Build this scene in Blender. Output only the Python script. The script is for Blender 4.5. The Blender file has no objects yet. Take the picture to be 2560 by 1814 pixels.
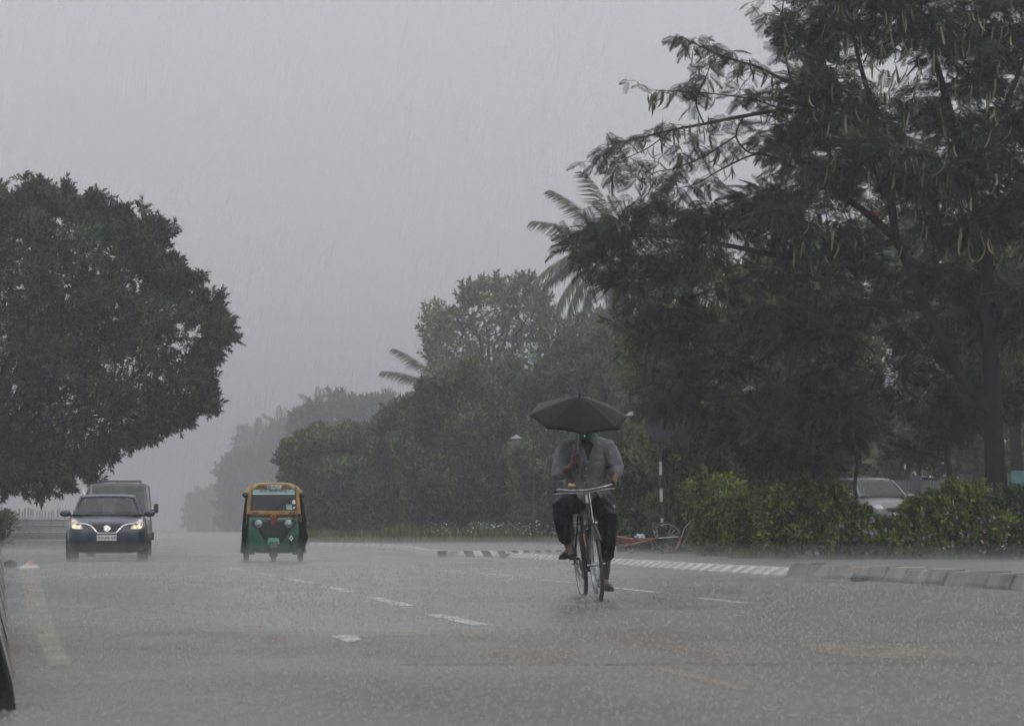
import bpy, bmesh, math, random
import numpy as np
from mathutils import Vector, Matrix
from mathutils.bvhtree import BVHTree

S = bpy.context.scene
C = S.collection
random.seed(7)
RNG = np.random.default_rng(11)

# ------------------------------------------------------------------ camera
F, CX, CY, HOR, CAMH = 8000.0, 1280.0, 907.0, 1326.0, 0.656   # photo pixels / metres
PITCH = math.atan((HOR - CY) / F)
cam = bpy.data.cameras.new('camera')
cam.sensor_width = 36.0
cam.lens = 36.0 * F / 2560.0
cam.clip_start = 0.1
cam.clip_end = 6000.0
cam.dof.use_dof = True
cam.dof.focus_distance = 36.0
cam.dof.aperture_fstop = 13.0
camo = bpy.data.objects.new('camera', cam)
C.objects.link(camo)
camo.location = (0, 0, CAMH)
camo.rotation_euler = (math.radians(90) + PITCH, 0, 0)
S.camera = camo

# ------------------------------------------------------------------ sky, sun, exposure
SUN_EL, SUN_ROT = math.radians(58), math.radians(150)
w = bpy.data.worlds.new('World'); S.world = w; w.use_nodes = True
nt = w.node_tree; nt.nodes.clear()
wo = nt.nodes.new('ShaderNodeOutputWorld'); bg = nt.nodes.new('ShaderNodeBackground')
sky = nt.nodes.new('ShaderNodeTexSky'); sky.sky_type = 'NISHITA'; sky.sun_disc = False
sky.sun_elevation = SUN_EL; sky.sun_rotation = SUN_ROT
sky.air_density = 2.0; sky.dust_density = 8.0; sky.ozone_density = 1.0
hs = nt.nodes.new('ShaderNodeHueSaturation'); hs.inputs['Saturation'].default_value = 0.0
# overcast deck: grey, a little brighter overhead, faint mottling
tc = nt.nodes.new('ShaderNodeTexCoord'); sx = nt.nodes.new('ShaderNodeSeparateXYZ')
mr = nt.nodes.new('ShaderNodeMapRange')
mr.inputs['From Min'].default_value = 0.0; mr.inputs['From Max'].default_value = 1.0
mr.inputs['To Min'].default_value = 4.7; mr.inputs['To Max'].default_value = 8.2
nz = nt.nodes.new('ShaderNodeTexNoise'); nz.inputs['Scale'].default_value = 2.2; nz.inputs['Detail'].default_value = 3
nmr = nt.nodes.new('ShaderNodeMapRange'); nmr.inputs['To Min'].default_value = 0.92; nmr.inputs['To Max'].default_value = 1.08
mul = nt.nodes.new('ShaderNodeMath'); mul.operation = 'MULTIPLY'
deck = nt.nodes.new('ShaderNodeMixRGB'); deck.blend_type = 'MULTIPLY'; deck.inputs[0].default_value = 1.0
deck.inputs[1].default_value = (0.952, 0.984, 1.032, 1)
mx = nt.nodes.new('ShaderNodeMixRGB'); mx.inputs[0].default_value = 0.92   # clouds cover nearly all of the clear sky
L = nt.links.new
L(sky.outputs[0], hs.inputs['Color']); L(tc.outputs['Generated'], sx.inputs[0]); L(sx.outputs['Z'], mr.inputs['Value'])
L(tc.outputs['Generated'], nz.inputs['Vector']); L(nz.outputs[0], nmr.inputs['Value'])
L(mr.outputs[0], mul.inputs[0]); L(nmr.outputs[0], mul.inputs[1]); L(mul.outputs[0], deck.inputs[2])
L(hs.outputs[0], mx.inputs[1]); L(deck.outputs[0], mx.inputs[2])
L(mx.outputs[0], bg.inputs['Color']); bg.inputs['Strength'].default_value = 0.13
L(bg.outputs[0], wo.inputs['Surface'])
sun = bpy.data.lights.new('sun', 'SUN'); sun.energy = 0.5; sun.angle = math.radians(60); sun.color = (1.0, 0.97, 0.93)
suno = bpy.data.objects.new('sun', sun); C.objects.link(suno)
suno.rotation_euler = (math.radians(90) - SUN_EL, 0, math.radians(180) - SUN_ROT)
S.view_settings.view_transform = 'Standard'; S.view_settings.look = 'None'
S.view_settings.exposure = 0.0; S.view_settings.gamma = 1.0; S.view_settings.use_curve_mapping = False
cy = S.cycles
cy.use_denoising = True
try: cy.denoiser = 'OPENIMAGEDENOISE'
except Exception: pass
cy.max_bounces = 4; cy.diffuse_bounces = 1; cy.glossy_bounces = 1; cy.transmission_bounces = 2
cy.transparent_max_bounces = 7; cy.volume_bounces = 0
cy.volume_step_rate = 4.0; cy.volume_max_steps = 64
cy.use_light_tree = False
cy.use_adaptive_sampling = True; cy.adaptive_threshold = 0.03; cy.adaptive_min_samples = 16
cy.sample_clamp_indirect = 3.0
cy.caustics_reflective = False; cy.caustics_refractive = False

# ------------------------------------------------------------------ pixel -> place
SP, CP = math.sin(PITCH), math.cos(PITCH)
def ray(px, py):
    a, b = (px - CX) / F, (CY - py) / F
    return Vector((a, CP - b * SP, SP + b * CP))
def P(px, py, Y):
    d = ray(px, py); t = Y / d.y
    return Vector((d.x * t, Y, CAMH + d.z * t))
def G(px, py, z=0.0):
    d = ray(px, py); t = (z - CAMH) / d.z
    return Vector((d.x * t, d.y * t, z))
def M(npx, Y): return npx / F * Y          # photo pixels -> metres at distance Y

# ------------------------------------------------------------------ objects
def link(o, parent=None):
    C.objects.link(o)
    if parent is not None: o.parent = parent
    return o
def tag(o, label=None, cat=None, group=None, kind=None):
    if label: o['label'] = label
    if cat: o['category'] = cat
    if group: o['group'] = group
    if kind: o['kind'] = kind
    return o
def empty(name, loc=(0, 0, 0), rz=0.0, label=None, cat=None, group=None):
    o = bpy.data.objects.new(name, None); o.empty_display_size = 0.2
    o.location = loc; o.rotation_euler = (0, 0, rz); link(o)
    return tag(o, label, cat, group)
def obj(name, me, mat=None, parent=None, kind=None, label=None):
    if isinstance(me, bmesh.types.BMesh):
        bm = me; me = bpy.data.meshes.new(name); bm.to_mesh(me); bm.free()
    if mat is not None and not me.materials:
        me.materials.append(mat)
    o = bpy.data.objects.new(name, me); link(o, parent)
    return tag(o, label=label, kind=kind)
def smooth(o, ang=40):
    me = o.data
    me.polygons.foreach_set('use_smooth', [True] * len(me.polygons))
    try: me.set_sharp_from_angle(angle=math.radians(ang))
    except Exception: pass
    return o
def copy_tree(o, parent=None):
    c = o.copy(); C.objects.link(c); c.parent = parent
    for ch in o.children: copy_tree(ch, c)
    return c

# ------------------------------------------------------------------ mesh helpers (add into a bmesh)
def BM(): return bmesh.new()
def box(bm, c, s, rot=None, bev=0.0):
    r = bmesh.ops.create_cube(bm, size=1.0)
    vs = r['verts']
    m = Matrix.Translation(Vector(c)) @ (rot.to_4x4() if rot is not None else Matrix.Identity(4)) @ Matrix.Diagonal((s[0], s[1], s[2], 1))
    bmesh.ops.transform(bm, matrix=m, verts=vs)
    if bev > 0:
        es = list({e for v in vs for e in v.link_edges})
        bmesh.ops.bevel(bm, geom=es, offset=bev, segments=2, affect='EDGES', profile=0.5)
    return bm
def tube(bm, pts, radii, n=8, cap=True, flat=1.0):
    pts = [Vector(p) for p in pts]
    if not hasattr(radii, '__len__'): radii = [radii] * len(pts)
    rings = []
    ref = None
    for i, p in enumerate(pts):
        t = (pts[min(i + 1, len(pts) - 1)] - pts[max(i - 1, 0)])
        if t.length < 1e-9: t = Vector((0, 0, 1))
        t.normalize()
        if ref is None:
            ref = Vector((0, 0, 1)) if abs(t.z) < 0.9 else Vector((1, 0, 0))
        u = t.cross(ref)
        if u.length < 1e-6: u = t.orthogonal()
        u.normalize(); v = u.cross(t).normalized(); ref = v
        rings.append([bm.verts.new(p + (u * math.cos(a) * flat + v * math.sin(a)) * radii[i])
                      for a in [2 * math.pi * k / n for k in range(n)]])
    for a, b in zip(rings[:-1], rings[1:]):
        for k in range(n):
            bm.faces.new((a[k], a[(k + 1) % n], b[(k + 1) % n], b[k]))
    if cap:
        bm.faces.new(rings[0][::-1]); bm.faces.new(rings[-1])
    return bm
def cyl(bm, a, b, r, n=16, r2=None):
    return tube(bm, [a, b], [r, r if r2 is None else r2], n)
def ring(bm, c, axis, R, r, n=40, m=8):
    """torus of radius R, tube r round axis"""
    axis = Vector(axis).normalized(); u = axis.orthogonal().normalized(); v = axis.cross(u)
    c = Vector(c); rows = []
    for i in range(n):
        a = 2 * math.pi * i / n; d = u * math.cos(a) + v * math.sin(a)
        rows.append([bm.verts.new(c + d * (R + r * math.cos(2 * math.pi * k / m)) + axis * (r * math.sin(2 * math.pi * k / m))) for k in range(m)])
    for i in range(n):
        A, B = rows[i], rows[(i + 1) % n]
        for k in range(m):
            bm.faces.new((A[k], B[k], B[(k + 1) % m], A[(k + 1) % m]))
    return bm
def loft(bm, rings, close=True, cap=True):
    R = [[bm.verts.new(Vector(p)) for p in r] for r in rings]
    n = len(R[0])
    for a, b in zip(R[:-1], R[1:]):
        for k in range(n if close else n - 1):
            bm.faces.new((a[k], a[(k + 1) % n], b[(k + 1) % n], b[k]))
    if cap and close:
        bm.faces.new(R[0][::-1]); bm.faces.new(R[-1])
    return R
def prism(bm, pts, off):
    """flat polygon pts extruded by vector off"""
    a = [bm.verts.new(Vector(p)) for p in pts]; b = [bm.verts.new(Vector(p) + Vector(off)) for p in pts]
    n = len(a)
    bm.faces.new(a); bm.faces.new(b[::-1])
    for k in range(n):
        bm.faces.new((a[k], b[k], b[(k + 1) % n], a[(k + 1) % n]))
    return bm
def lathe(bm, prof, c=(0, 0, 0), n=20, axis='Z'):
    c = Vector(c); rows = []
    for r, z in prof:
        row = []
        for k in range(n):
            a = 2 * math.pi * k / n
            p = Vector((r * math.cos(a), r * math.sin(a), z))
            if axis == 'Y': p = Vector((p.x, p.z, p.y))
            if axis == 'X': p = Vector((p.z, p.x, p.y))
            row.append(bm.verts.new(c + p))
        rows.append(row)
    for a, b in zip(rows[:-1], rows[1:]):
        for k in range(n): bm.faces.new((a[k], a[(k + 1) % n], b[(k + 1) % n], b[k]))
    bm.faces.new(rows[0][::-1]); bm.faces.new(rows[-1])
    return bm
def fixn(bm):
    bmesh.ops.recalc_face_normals(bm, faces=bm.faces[:]); return bm
def np_mesh(name, V, Fq):
    """V (n,3), Fq (m,k) equal-sided faces"""
    V = np.asarray(V, dtype=np.float32); Fq = np.asarray(Fq, dtype=np.int32)
    me = bpy.data.meshes.new(name)
    m, k = Fq.shape
    me.vertices.add(len(V)); me.vertices.foreach_set('co', V.ravel())
    me.loops.add(m * k); me.loops.foreach_set('vertex_index', Fq.ravel())
    me.polygons.add(m)
    me.polygons.foreach_set('loop_start', np.arange(0, m * k, k, dtype=np.int32))
    me.update(calc_edges=True)
    return me
def scatter(name, bv, bf, R, T):
    """copies of a small base mesh: R (N,3,3) rotation*scale, T (N,3)"""
    bv = np.asarray(bv, dtype=np.float32); bf = np.asarray(bf, dtype=np.int32)
    N, k = len(T), len(bv)
    V = np.einsum('nij,kj->nki', R, bv) + np.asarray(T)[:, None, :]
    Fq = (bf[None] + (np.arange(N) * k)[:, None, None]).reshape(-1, bf.shape[1])
    return np_mesh(name, V.reshape(-1, 3), Fq)
def frames(d, scale, up=None, upsd=0.35):
    """rotation*scale matrices whose local +Y points along d"""
    d = np.asarray(d, dtype=float); d = d / np.linalg.norm(d, axis=1, keepdims=True)
    N = len(d)
    if up is None: up = np.tile([0, 0, 1.0], (N, 1)) + RNG.normal(0, upsd, (N, 3))
    x = np.cross(d, up); x /= np.linalg.norm(x, axis=1, keepdims=True) + 1e-9
    z = np.cross(x, d)
    R = np.stack([x, d, z], axis=2)
    return R * np.asarray(scale)[:, None, None]

# ------------------------------------------------------------------ materials
def mat(name, col, rough=0.6, metal=0.0, var=0.12, scale=6.0, bump=0.0, bscale=40.0, coat=0.0, spec=0.5, col2=None, emit=None, estr=0.0):
    m = bpy.data.materials.new(name); m.use_nodes = True
    n = m.node_tree; b = n.nodes['Principled BSDF']; l = n.links.new
    b.inputs['Roughness'].default_value = rough; b.inputs['Metallic'].default_value = metal
    b.inputs['Coat Weight'].default_value = coat; b.inputs['Coat Roughness'].default_value = 0.15
    b.inputs['Specular IOR Level'].default_value = spec
    c = (*col, 1)
    if var > 0 or col2 is not None:
        t = n.nodes.new('ShaderNodeTexCoord'); z = n.nodes.new('ShaderNodeTexNoise')
        z.inputs['Scale'].default_value = scale; z.inputs['Detail'].default_value = 5
        r = n.nodes.new('ShaderNodeMixRGB')
        if col2 is None:
            r.inputs[1].default_value = (*[x * (1 - 2 * var) for x in col], 1); r.inputs[2].default_value = (*[min(1, x * (1 + 2 * var)) for x in col], 1)
        else:
            r.inputs[1].default_value = c; r.inputs[2].default_value = (*col2, 1)
        ramp = n.nodes.new('ShaderNodeMapRange'); ramp.inputs['From Min'].default_value = 0.32; ramp.inputs['From Max'].default_value = 0.68
        l(t.outputs['Object'], z.inputs['Vector']); l(z.outputs[0], ramp.inputs['Value']); l(ramp.outputs[0], r.inputs[0]); l(r.outputs[0], b.inputs['Base Color'])
    else:
        b.inputs['Base Color'].default_value = c
    if bump > 0:
        t = n.nodes.new('ShaderNodeTexCoord'); z = n.nodes.new('ShaderNodeTexNoise'); z.inputs['Scale'].default_value = bscale; z.inputs['Detail'].default_value = 6
        bp = n.nodes.new('ShaderNodeBump'); bp.inputs['Strength'].default_value = bump; bp.inputs['Distance'].default_value = 0.02
        l(t.outputs['Object'], z.inputs['Vector']); l(z.outputs[0], bp.inputs['Height']); l(bp.outputs[0], b.inputs['Normal'])
    if emit is not None:
        b.inputs['Emission Color'].default_value = (*emit, 1); b.inputs['Emission Strength'].default_value = estr
    return m
def leafmat(name, dark, light, rough=0.5, trans=0.35, third=None, tfrac=0.06, patch=0.9):
    """leaves: every leaf (mesh island) has its own tone; some light passes through"""
    m = bpy.data.materials.new(name); m.use_nodes = True
    n = m.node_tree; b = n.nodes['Principled BSDF']; l = n.links.new; out = n.nodes['Material Output']
    g = n.nodes.new('ShaderNodeNewGeometry'); r = n.nodes.new('ShaderNodeValToRGB')
    e = r.color_ramp.elements
    mixc = tuple((a + b) / 2 for a, b in zip(dark, light))
    e[0].position = 0.0; e[0].color = (*[c * 0.8 for c in dark], 1); e[1].position = 0.70; e[1].color = (*mixc, 1)
    x = e.new(0.93 - (tfrac if third else 0)); x.color = (*[c * 1.25 for c in light], 1)
    x = e.new(1.0); x.color = (*(third if third else [c * 1.5 for c in light]), 1)
    # whole boughs differ in age and tone too
    tco = n.nodes.new('ShaderNodeTexCoord'); tz = n.nodes.new('ShaderNodeTexNoise'); tz.inputs['Scale'].default_value = patch; tz.inputs['Detail'].default_value = 2
    pm = n.nodes.new('ShaderNodeMapRange'); pm.inputs['From Min'].default_value = 0.36; pm.inputs['From Max'].default_value = 0.64; pm.inputs['To Min'].default_value = -0.28; pm.inputs['To Max'].default_value = 0.26
    ad = n.nodes.new('ShaderNodeMath'); ad.operation = 'ADD'; ad.use_clamp = True
    l(tco.outputs['Object'], tz.inputs['Vector']); l(tz.outputs[0], pm.inputs['Value']); l(pm.outputs[0], ad.inputs[0]); l(g.outputs['Random Per Island'], ad.inputs[1])
    l(ad.outputs[0], r.inputs[0]); l(r.outputs[0], b.inputs['Base Color'])
    b.inputs['Roughness'].default_value = rough; b.inputs['Specular IOR Level'].default_value = 0.35
    t = n.nodes.new('ShaderNodeBsdfTranslucent'); mxs = n.nodes.new('ShaderNodeMixShader'); mxs.inputs[0].default_value = trans
    l(r.outputs[0], t.inputs['Color']); l(b.outputs[0], mxs.inputs[1]); l(t.outputs[0], mxs.inputs[2]); l(mxs.outputs[0], out.inputs['Surface'])
    return m
def glassmat(name, tint=(0.5, 0.56, 0.56), clear=0.6, rough=0.08, film=(0.02, 0.023, 0.024)):
    m = bpy.data.materials.new(name); m.use_nodes = True
    n = m.node_tree; l = n.links.new; out = n.nodes['Material Output']; b = n.nodes['Principled BSDF']
    b.inputs['Base Color'].default_value = (*film, 1); b.inputs['Roughness'].default_value = rough
    t = n.nodes.new('ShaderNodeBsdfTransparent'); t.inputs['Color'].default_value = (*tint, 1)
    mxs = n.nodes.new('ShaderNodeMixShader'); mxs.inputs[0].default_value = clear
    l(b.outputs[0], mxs.inputs[1]); l(t.outputs[0], mxs.inputs[2]); l(mxs.outputs[0], out.inputs['Surface'])
    return m
def text_mesh(s, size, depth=0.004):
    cu = bpy.data.curves.new('txt', 'FONT'); cu.body = s; cu.size = size; cu.align_x = 'CENTER'; cu.align_y = 'CENTER'; cu.extrude = depth / 2
    cu.resolution_u = 2
    o = bpy.data.objects.new('txt', cu); C.objects.link(o)
    dg = bpy.context.evaluated_depsgraph_get()
    me = bpy.data.meshes.new_from_object(o.evaluated_get(dg))
    bpy.data.objects.remove(o); bpy.data.curves.remove(cu)
    return me
# ================================================================== SETTING
MAT = {}
def wet_road():
    m = bpy.data.materials.new('wet_road'); m.use_nodes = True
    n = m.node_tree; b = n.nodes['Principled BSDF']; l = n.links.new
    g = n.nodes.new('ShaderNodeTexCoord')
    def noise(s, det, sc=(1, 1, 1)):
        mp = n.nodes.new('ShaderNodeMapping'); mp.inputs['Scale'].default_value = sc
        z = n.nodes.new('ShaderNodeTexNoise'); z.inputs['Scale'].default_value = s; z.inputs['Detail'].default_value = det
        l(g.outputs['Object'], mp.inputs[0]); l(mp.outputs[0], z.inputs['Vector']); return z.outputs[0]
    def mrange(v, a, bb, c=0., d=1.):
        r = n.nodes.new('ShaderNodeMapRange'); r.inputs['From Min'].default_value = a; r.inputs['From Max'].default_value = bb
        r.inputs['To Min'].default_value = c; r.inputs['To Max'].default_value = d; l(v, r.inputs['Value']); return r.outputs[0]
    def mix(f, a, bb):
        r = n.nodes.new('ShaderNodeMixRGB'); l(f, r.inputs[0])
        for k, x in ((1, a), (2, bb)):
            if isinstance(x, tuple): r.inputs[k].default_value = (*x, 1)
            else: l(x, r.inputs[k])
        return r.outputs[0]
    # muddy run-off covers the near and right-hand part of the road, clearer water stands beyond it
    sxyz = n.nodes.new('ShaderNodeSeparateXYZ'); l(g.outputs['Object'], sxyz.inputs[0])
    def math_(op, a, bb):
        q = n.nodes.new('ShaderNodeMath'); q.operation = op
        for k, v in ((0, a), (1, bb)):
            if isinstance(v, (int, float)): q.inputs[k].default_value = v
            else: l(v, q.inputs[k])
        return q.outputs[0]
    edge = math_('ADD', 20.0, math_('MULTIPLY', math_('MAXIMUM', sxyz.outputs['X'], 0.0), 5.0))
    dist = math_('ADD', math_('SUBTRACT', sxyz.outputs['Y'], edge), math_('MULTIPLY', math_('SUBTRACT', noise(0.35, 5, (1, 0.6, 1)), 0.5), 16.0))
    big = mrange(dist, -1.2, 2.2)
    mid = mrange(noise(0.9, 5, (1, 0.5, 1)), 0.3, 0.7)
    fine = mrange(noise(26, 4, (1, 0.45, 1)), 0.3, 0.7)
    c1 = mix(mid, (0.080, 0.072, 0.064), (0.132, 0.114, 0.096))       # asphalt under muddy water
    c2 = mix(mid, (0.085, 0.088, 0.092), (0.125, 0.125, 0.125))       # clearer standing water
    c = mix(big, c1, c2)
    c = mix(fine, c, mix(big, (0.168, 0.148, 0.126), (0.155, 0.15, 0.145)))
    l(c, b.inputs['Base Color'])
    rgh = n.nodes.new('ShaderNodeMath'); rgh.operation = 'MULTIPLY'
    l(mrange(noise(0.35, 4, (1, 0.4, 1)), 0.35, 0.65, 0.45, 1.0), rgh.inputs[0]); l(mrange(big, 0.0, 1.0, 0.66, 0.36), rgh.inputs[1]); l(rgh.outputs[0], b.inputs['Roughness'])
    b.inputs['IOR'].default_value = 1.33
    vo = n.nodes.new('ShaderNodeTexVoronoi'); vo.inputs['Scale'].default_value = 16; vo.feature = 'SMOOTH_F1'
    l(g.outputs['Object'], vo.inputs['Vector'])
    add = n.nodes.new('ShaderNodeMath'); add.operation = 'ADD'
    l(vo.outputs['Distance'], add.inputs[0]); l(noise(30, 4, (1, 0.6, 1)), add.inputs[1])
    bp = n.nodes.new('ShaderNodeBump'); bp.inputs['Strength'].default_value = 0.4; bp.inputs['Distance'].default_value = 0.02
    l(add.outputs[0], bp.inputs['Height']); l(bp.outputs[0], b.inputs['Normal'])
    return m
MAT['road'] = wet_road()
MAT['soil'] = mat('wet_soil', (0.055, 0.06, 0.03), 0.7, col2=(0.09, 0.07, 0.045), scale=1.5, bump=0.5, bscale=9)
MAT['apron'] = mat('wet_paving', (0.12, 0.12, 0.118), 0.45, col2=(0.19, 0.185, 0.175), scale=0.8, bump=0.5, bscale=30)
MAT['kwhite'] = mat('kerb_white_paint', (0.55, 0.55, 0.53), 0.5, var=0.22, scale=5, bump=0.2)
MAT['kgrey'] = mat('kerb_bare_grey', (0.26, 0.26, 0.26), 0.5, var=0.15, scale=9, bump=0.2)
MAT['kblack'] = mat('kerb_black_paint', (0.045, 0.045, 0.048), 0.4, var=0.3, scale=9, bump=0.2)
MAT['concrete'] = mat('stained_concrete', (0.30, 0.275, 0.245), 0.55, col2=(0.065, 0.06, 0.055), scale=2.2, bump=0.5, bscale=24)
MAT['concrete_dark'] = mat('mossy_concrete', (0.012, 0.012, 0.012), 0.7, spec=0.2, col2=(0.05, 0.052, 0.042), scale=7, bump=0.6, bscale=24)

def faded(name, col, amount=0.6, lo=0.35, hi=0.65, s=5.0):
    """worn paint: the road shows through where it has rubbed away"""
    m = bpy.data.materials.new(name); m.use_nodes = True
    n = m.node_tree; b = n.nodes['Principled BSDF']; l = n.links.new; out = n.nodes['Material Output']
    t = n.nodes.new('ShaderNodeTexCoord'); z = n.nodes.new('ShaderNodeTexNoise'); z.inputs['Scale'].default_value = s; z.inputs['Detail'].default_value = 7
    mp = n.nodes.new('ShaderNodeMapping'); mp.inputs['Scale'].default_value = (1, 0.35, 1)
    r = n.nodes.new('ShaderNodeMapRange'); r.inputs['From Min'].default_value = lo; r.inputs['From Max'].default_value = hi; r.inputs['To Max'].default_value = amount
    l(t.outputs['Object'], mp.inputs[0]); l(mp.outputs[0], z.inputs['Vector']); l(z.outputs[0], r.inputs['Value'])
    b.inputs['Base Color'].default_value = (*col, 1); b.inputs['Roughness'].default_value = 0.55
    tr = n.nodes.new('ShaderNodeBsdfTransparent'); x = n.nodes.new('ShaderNodeMixShader')
    l(r.outputs[0], x.inputs[0]); l(tr.outputs[0], x.inputs[1]); l(b.outputs[0], x.inputs[2]); l(x.outputs[0], out.inputs['Surface'])
    return m
MAT['dash'] = faded('worn_white_marking', (0.66, 0.65, 0.61), 0.76, 0.20, 0.62)
MAT['edge'] = faded('worn_cream_marking', (0.42, 0.385, 0.31), 0.55, 0.05, 0.70, 3.0)
MAT['ochre'] = faded('worn_ochre_marking', (0.32, 0.20, 0.14), 0.36, 0.30, 0.75, 2.6)
MAT['ochre2'] = faded('pale_ochre_marking', (0.42, 0.31, 0.20), 0.46, 0.25, 0.72, 3.2)
MAT['joint'] = mat('road_joint_tar', (0.03, 0.027, 0.025), 0.5, var=0.2)

def sheet(name, pts, z, m, parent=None, kind='structure', uvdiv=False):
    bm = BM()
    if z > 0.05: prism(bm, [(p[0], p[1], z) for p in pts], (0, 0, -z - 0.04)); fixn(bm)
    else:
        f = bm.faces.new([bm.verts.new((p[0], p[1], z)) for p in pts]); f.normal_update()
        if f.normal.z < 0: f.normal_flip()
    return obj(name, bm, m, parent, kind)
ground = sheet('ground', [(-1500, -60), (1500, -60), (1500, 2600), (-1500, 2600)], -0.06, MAT['soil'])
# carriageway: runs away towards the left of the picture
road = sheet('road', [(-12, -12), (14, -12), (30, 60), (12, 130), (-22, 420), (-150, 1500), (-330, 1500), (-70, 300), (-26, 112), (-19, 100), (-12, 50)], 0.0, MAT['road'])

# painted markings, 4 mm sheets on the road
def strip_px(name, a, b, wpx_a, wpx_b, m):
    """line marking between two photo pixels on the ground, width across in metres"""
    A, B = G(*a), G(*b); d = (B - A).normalized(); nrm = Vector((-d.y, d.x, 0))
    n = 7; bm = BM(); rows = []
    for i in range(n + 1):
        p = A.lerp(B, i / n); hw = (wpx_a + (wpx_b - wpx_a) * i / n) / 2 * random.uniform(0.86, 1.08)
        rows.append((bm.verts.new((p + nrm * hw).to_tuple()), bm.verts.new((p - nrm * hw).to_tuple())))
    for r0, r1 in zip(rows[:-1], rows[1:]): bm.faces.new((r0[0], r0[1], r1[1], r1[0]))
    for v in bm.verts: v.co.z = 0.004
    for f in bm.faces:
        f.normal_update()
        if f.normal.z < 0: f.normal_flip()
    return obj(name, bm, m, road)
for a, b in [((1085, 1536), (1205, 1563)), ((930, 1493), (1018, 1514)), ((820, 1466), (877, 1480)), ((722, 1447), (775, 1458)), ((648, 1432), (690, 1440)), ((575, 1420), (612, 1427))]:
    strip_px('lane_dash', a, b, 0.16, 0.16, MAT['dash'])
for a, b in [((1745, 1494), (1862, 1507)), ((1530, 1468), (1640, 1481)), ((1360, 1449), (1432, 1457)), ((1212, 1434), (1284, 1442)), ((1095, 1424), (1150, 1430)), ((1000, 1412), (1045, 1417))]:
    strip_px('lane_dash', a, b, 0.13, 0.13, MAT['dash'])
strip_px('edge_line', (66, 1418), (100, 1545), 0.34, 0.18, MAT['edge'])
strip_px('edge_line', (100, 1545), (150, 1665), 0.18, 0.10, MAT['edge'])
def patch_px(name, pts, m, z=0.005):
    bm = BM(); vs = [bm.verts.new((*G(*p)[:2], z)) for p in pts]; f = bm.faces.new(vs); f.normal_update()
    if f.normal.z < 0: f.normal_flip()
    return obj(name, bm, m, road)
patch_px('paint_mark', [(828, 1592), (850, 1589), (890, 1589), (905, 1600), (872, 1607)], MAT['dash'])
patch_px('paint_mark', [(895, 1589), (1085, 1584), (1085, 1587), (897, 1593)], MAT['ochre2'])
patch_px('paint_mark', [(1144, 1584), (1200, 1583), (1216, 1595), (1178, 1596)], MAT['ochre2'])
patch_px('paint_mark', [(336, 1610), (390, 1604), (400, 1612), (350, 1618)], MAT['ochre2'])
patch_px('paint_mark', [(650, 1594), (716, 1590), (722, 1604), (664, 1607)], MAT['ochre'])
patch_px('paint_mark', [(1215, 1630), (1370, 1620), (1450, 1636), (1400, 1655), (1240, 1652)], MAT['ochre'])
patch_px('paint_mark', [(1500, 1592), (1640, 1596), (1790, 1620), (1940, 1646), (1780, 1650), (1640, 1622)], MAT['ochre'])
patch_px('paint_mark', [(1990, 1610), (2200, 1616), (2410, 1636), (2400, 1650), (2200, 1646), (2060, 1634)], MAT['ochre2'])
patch_px('paint_mark', [(1630, 1672), (1660, 1670), (1880, 1724), (1850, 1728)], MAT['ochre2'])
def joint_px(pts):
    bm = BM(); rows = []
    for i, p in enumerate(pts):
        g = G(*p); d = 0.022 * random.uniform(0.6, 1.3)
        rows.append((bm.verts.new((g.x, g.y - d, 0.0045)), bm.verts.new((g.x, g.y + d, 0.0045))))
    for a, b in zip(rows[:-1], rows[1:]):
        f = bm.faces.new((a[0], b[0], b[1], a[1])); f.normal_update()
        if f.normal.z < 0: f.normal_flip()
    return obj('road_joint', bm, MAT['joint'], road)
joint_px([(1010 + 110 * i, 1660 + 1.2 * math.sin(i * 1.7) - i * 0.1) for i in range(16)])
joint_px([(1690 + 75 * i, 1598 + i * 0.8 + math.sin(i * 2.1)) for i in range(14)])
joint_px([(2230 + 60 * i, 1552 + math.sin(i * 2.1)) for i in range(8)])

# ------------------------------------------------------------------ kerbs
def resample(pts, step):
    pts = [Vector((p[0], p[1], 0)) for p in pts]
    # smooth the polyline
    fine = []
    for i in range(len(pts) - 1):
        p0, p1, p2, p3 = pts[max(i - 1, 0)], pts[i], pts[i + 1], pts[min(i + 2, len(pts) - 1)]
        for k in range(12):
            t = k / 12
            fine.append(0.5 * ((2 * p1) + (p2 - p0) * t + (2 * p0 - 5 * p1 + 4 * p2 - p3) * t * t + (3 * p1 - p0 - 3 * p2 + p3) * t ** 3))
    fine.append(pts[-1])
    out = [fine[0]]; acc = 0
    tot = sum((b - a).length for a, b in zip(fine[:-1], fine[1:])); n = max(1, round(tot / step)); st = tot / n
    for a, b in zip(fine[:-1], fine[1:]):
        seg = (b - a).length
        while acc + seg >= st - 1e-9 and len(out) < n:
            t = (st - acc) / seg; a = a.lerp(b, t); seg = (b - a).length; acc = 0; out.append(a.copy())
        acc += seg
    out.append(fine[-1])
    return out
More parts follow.
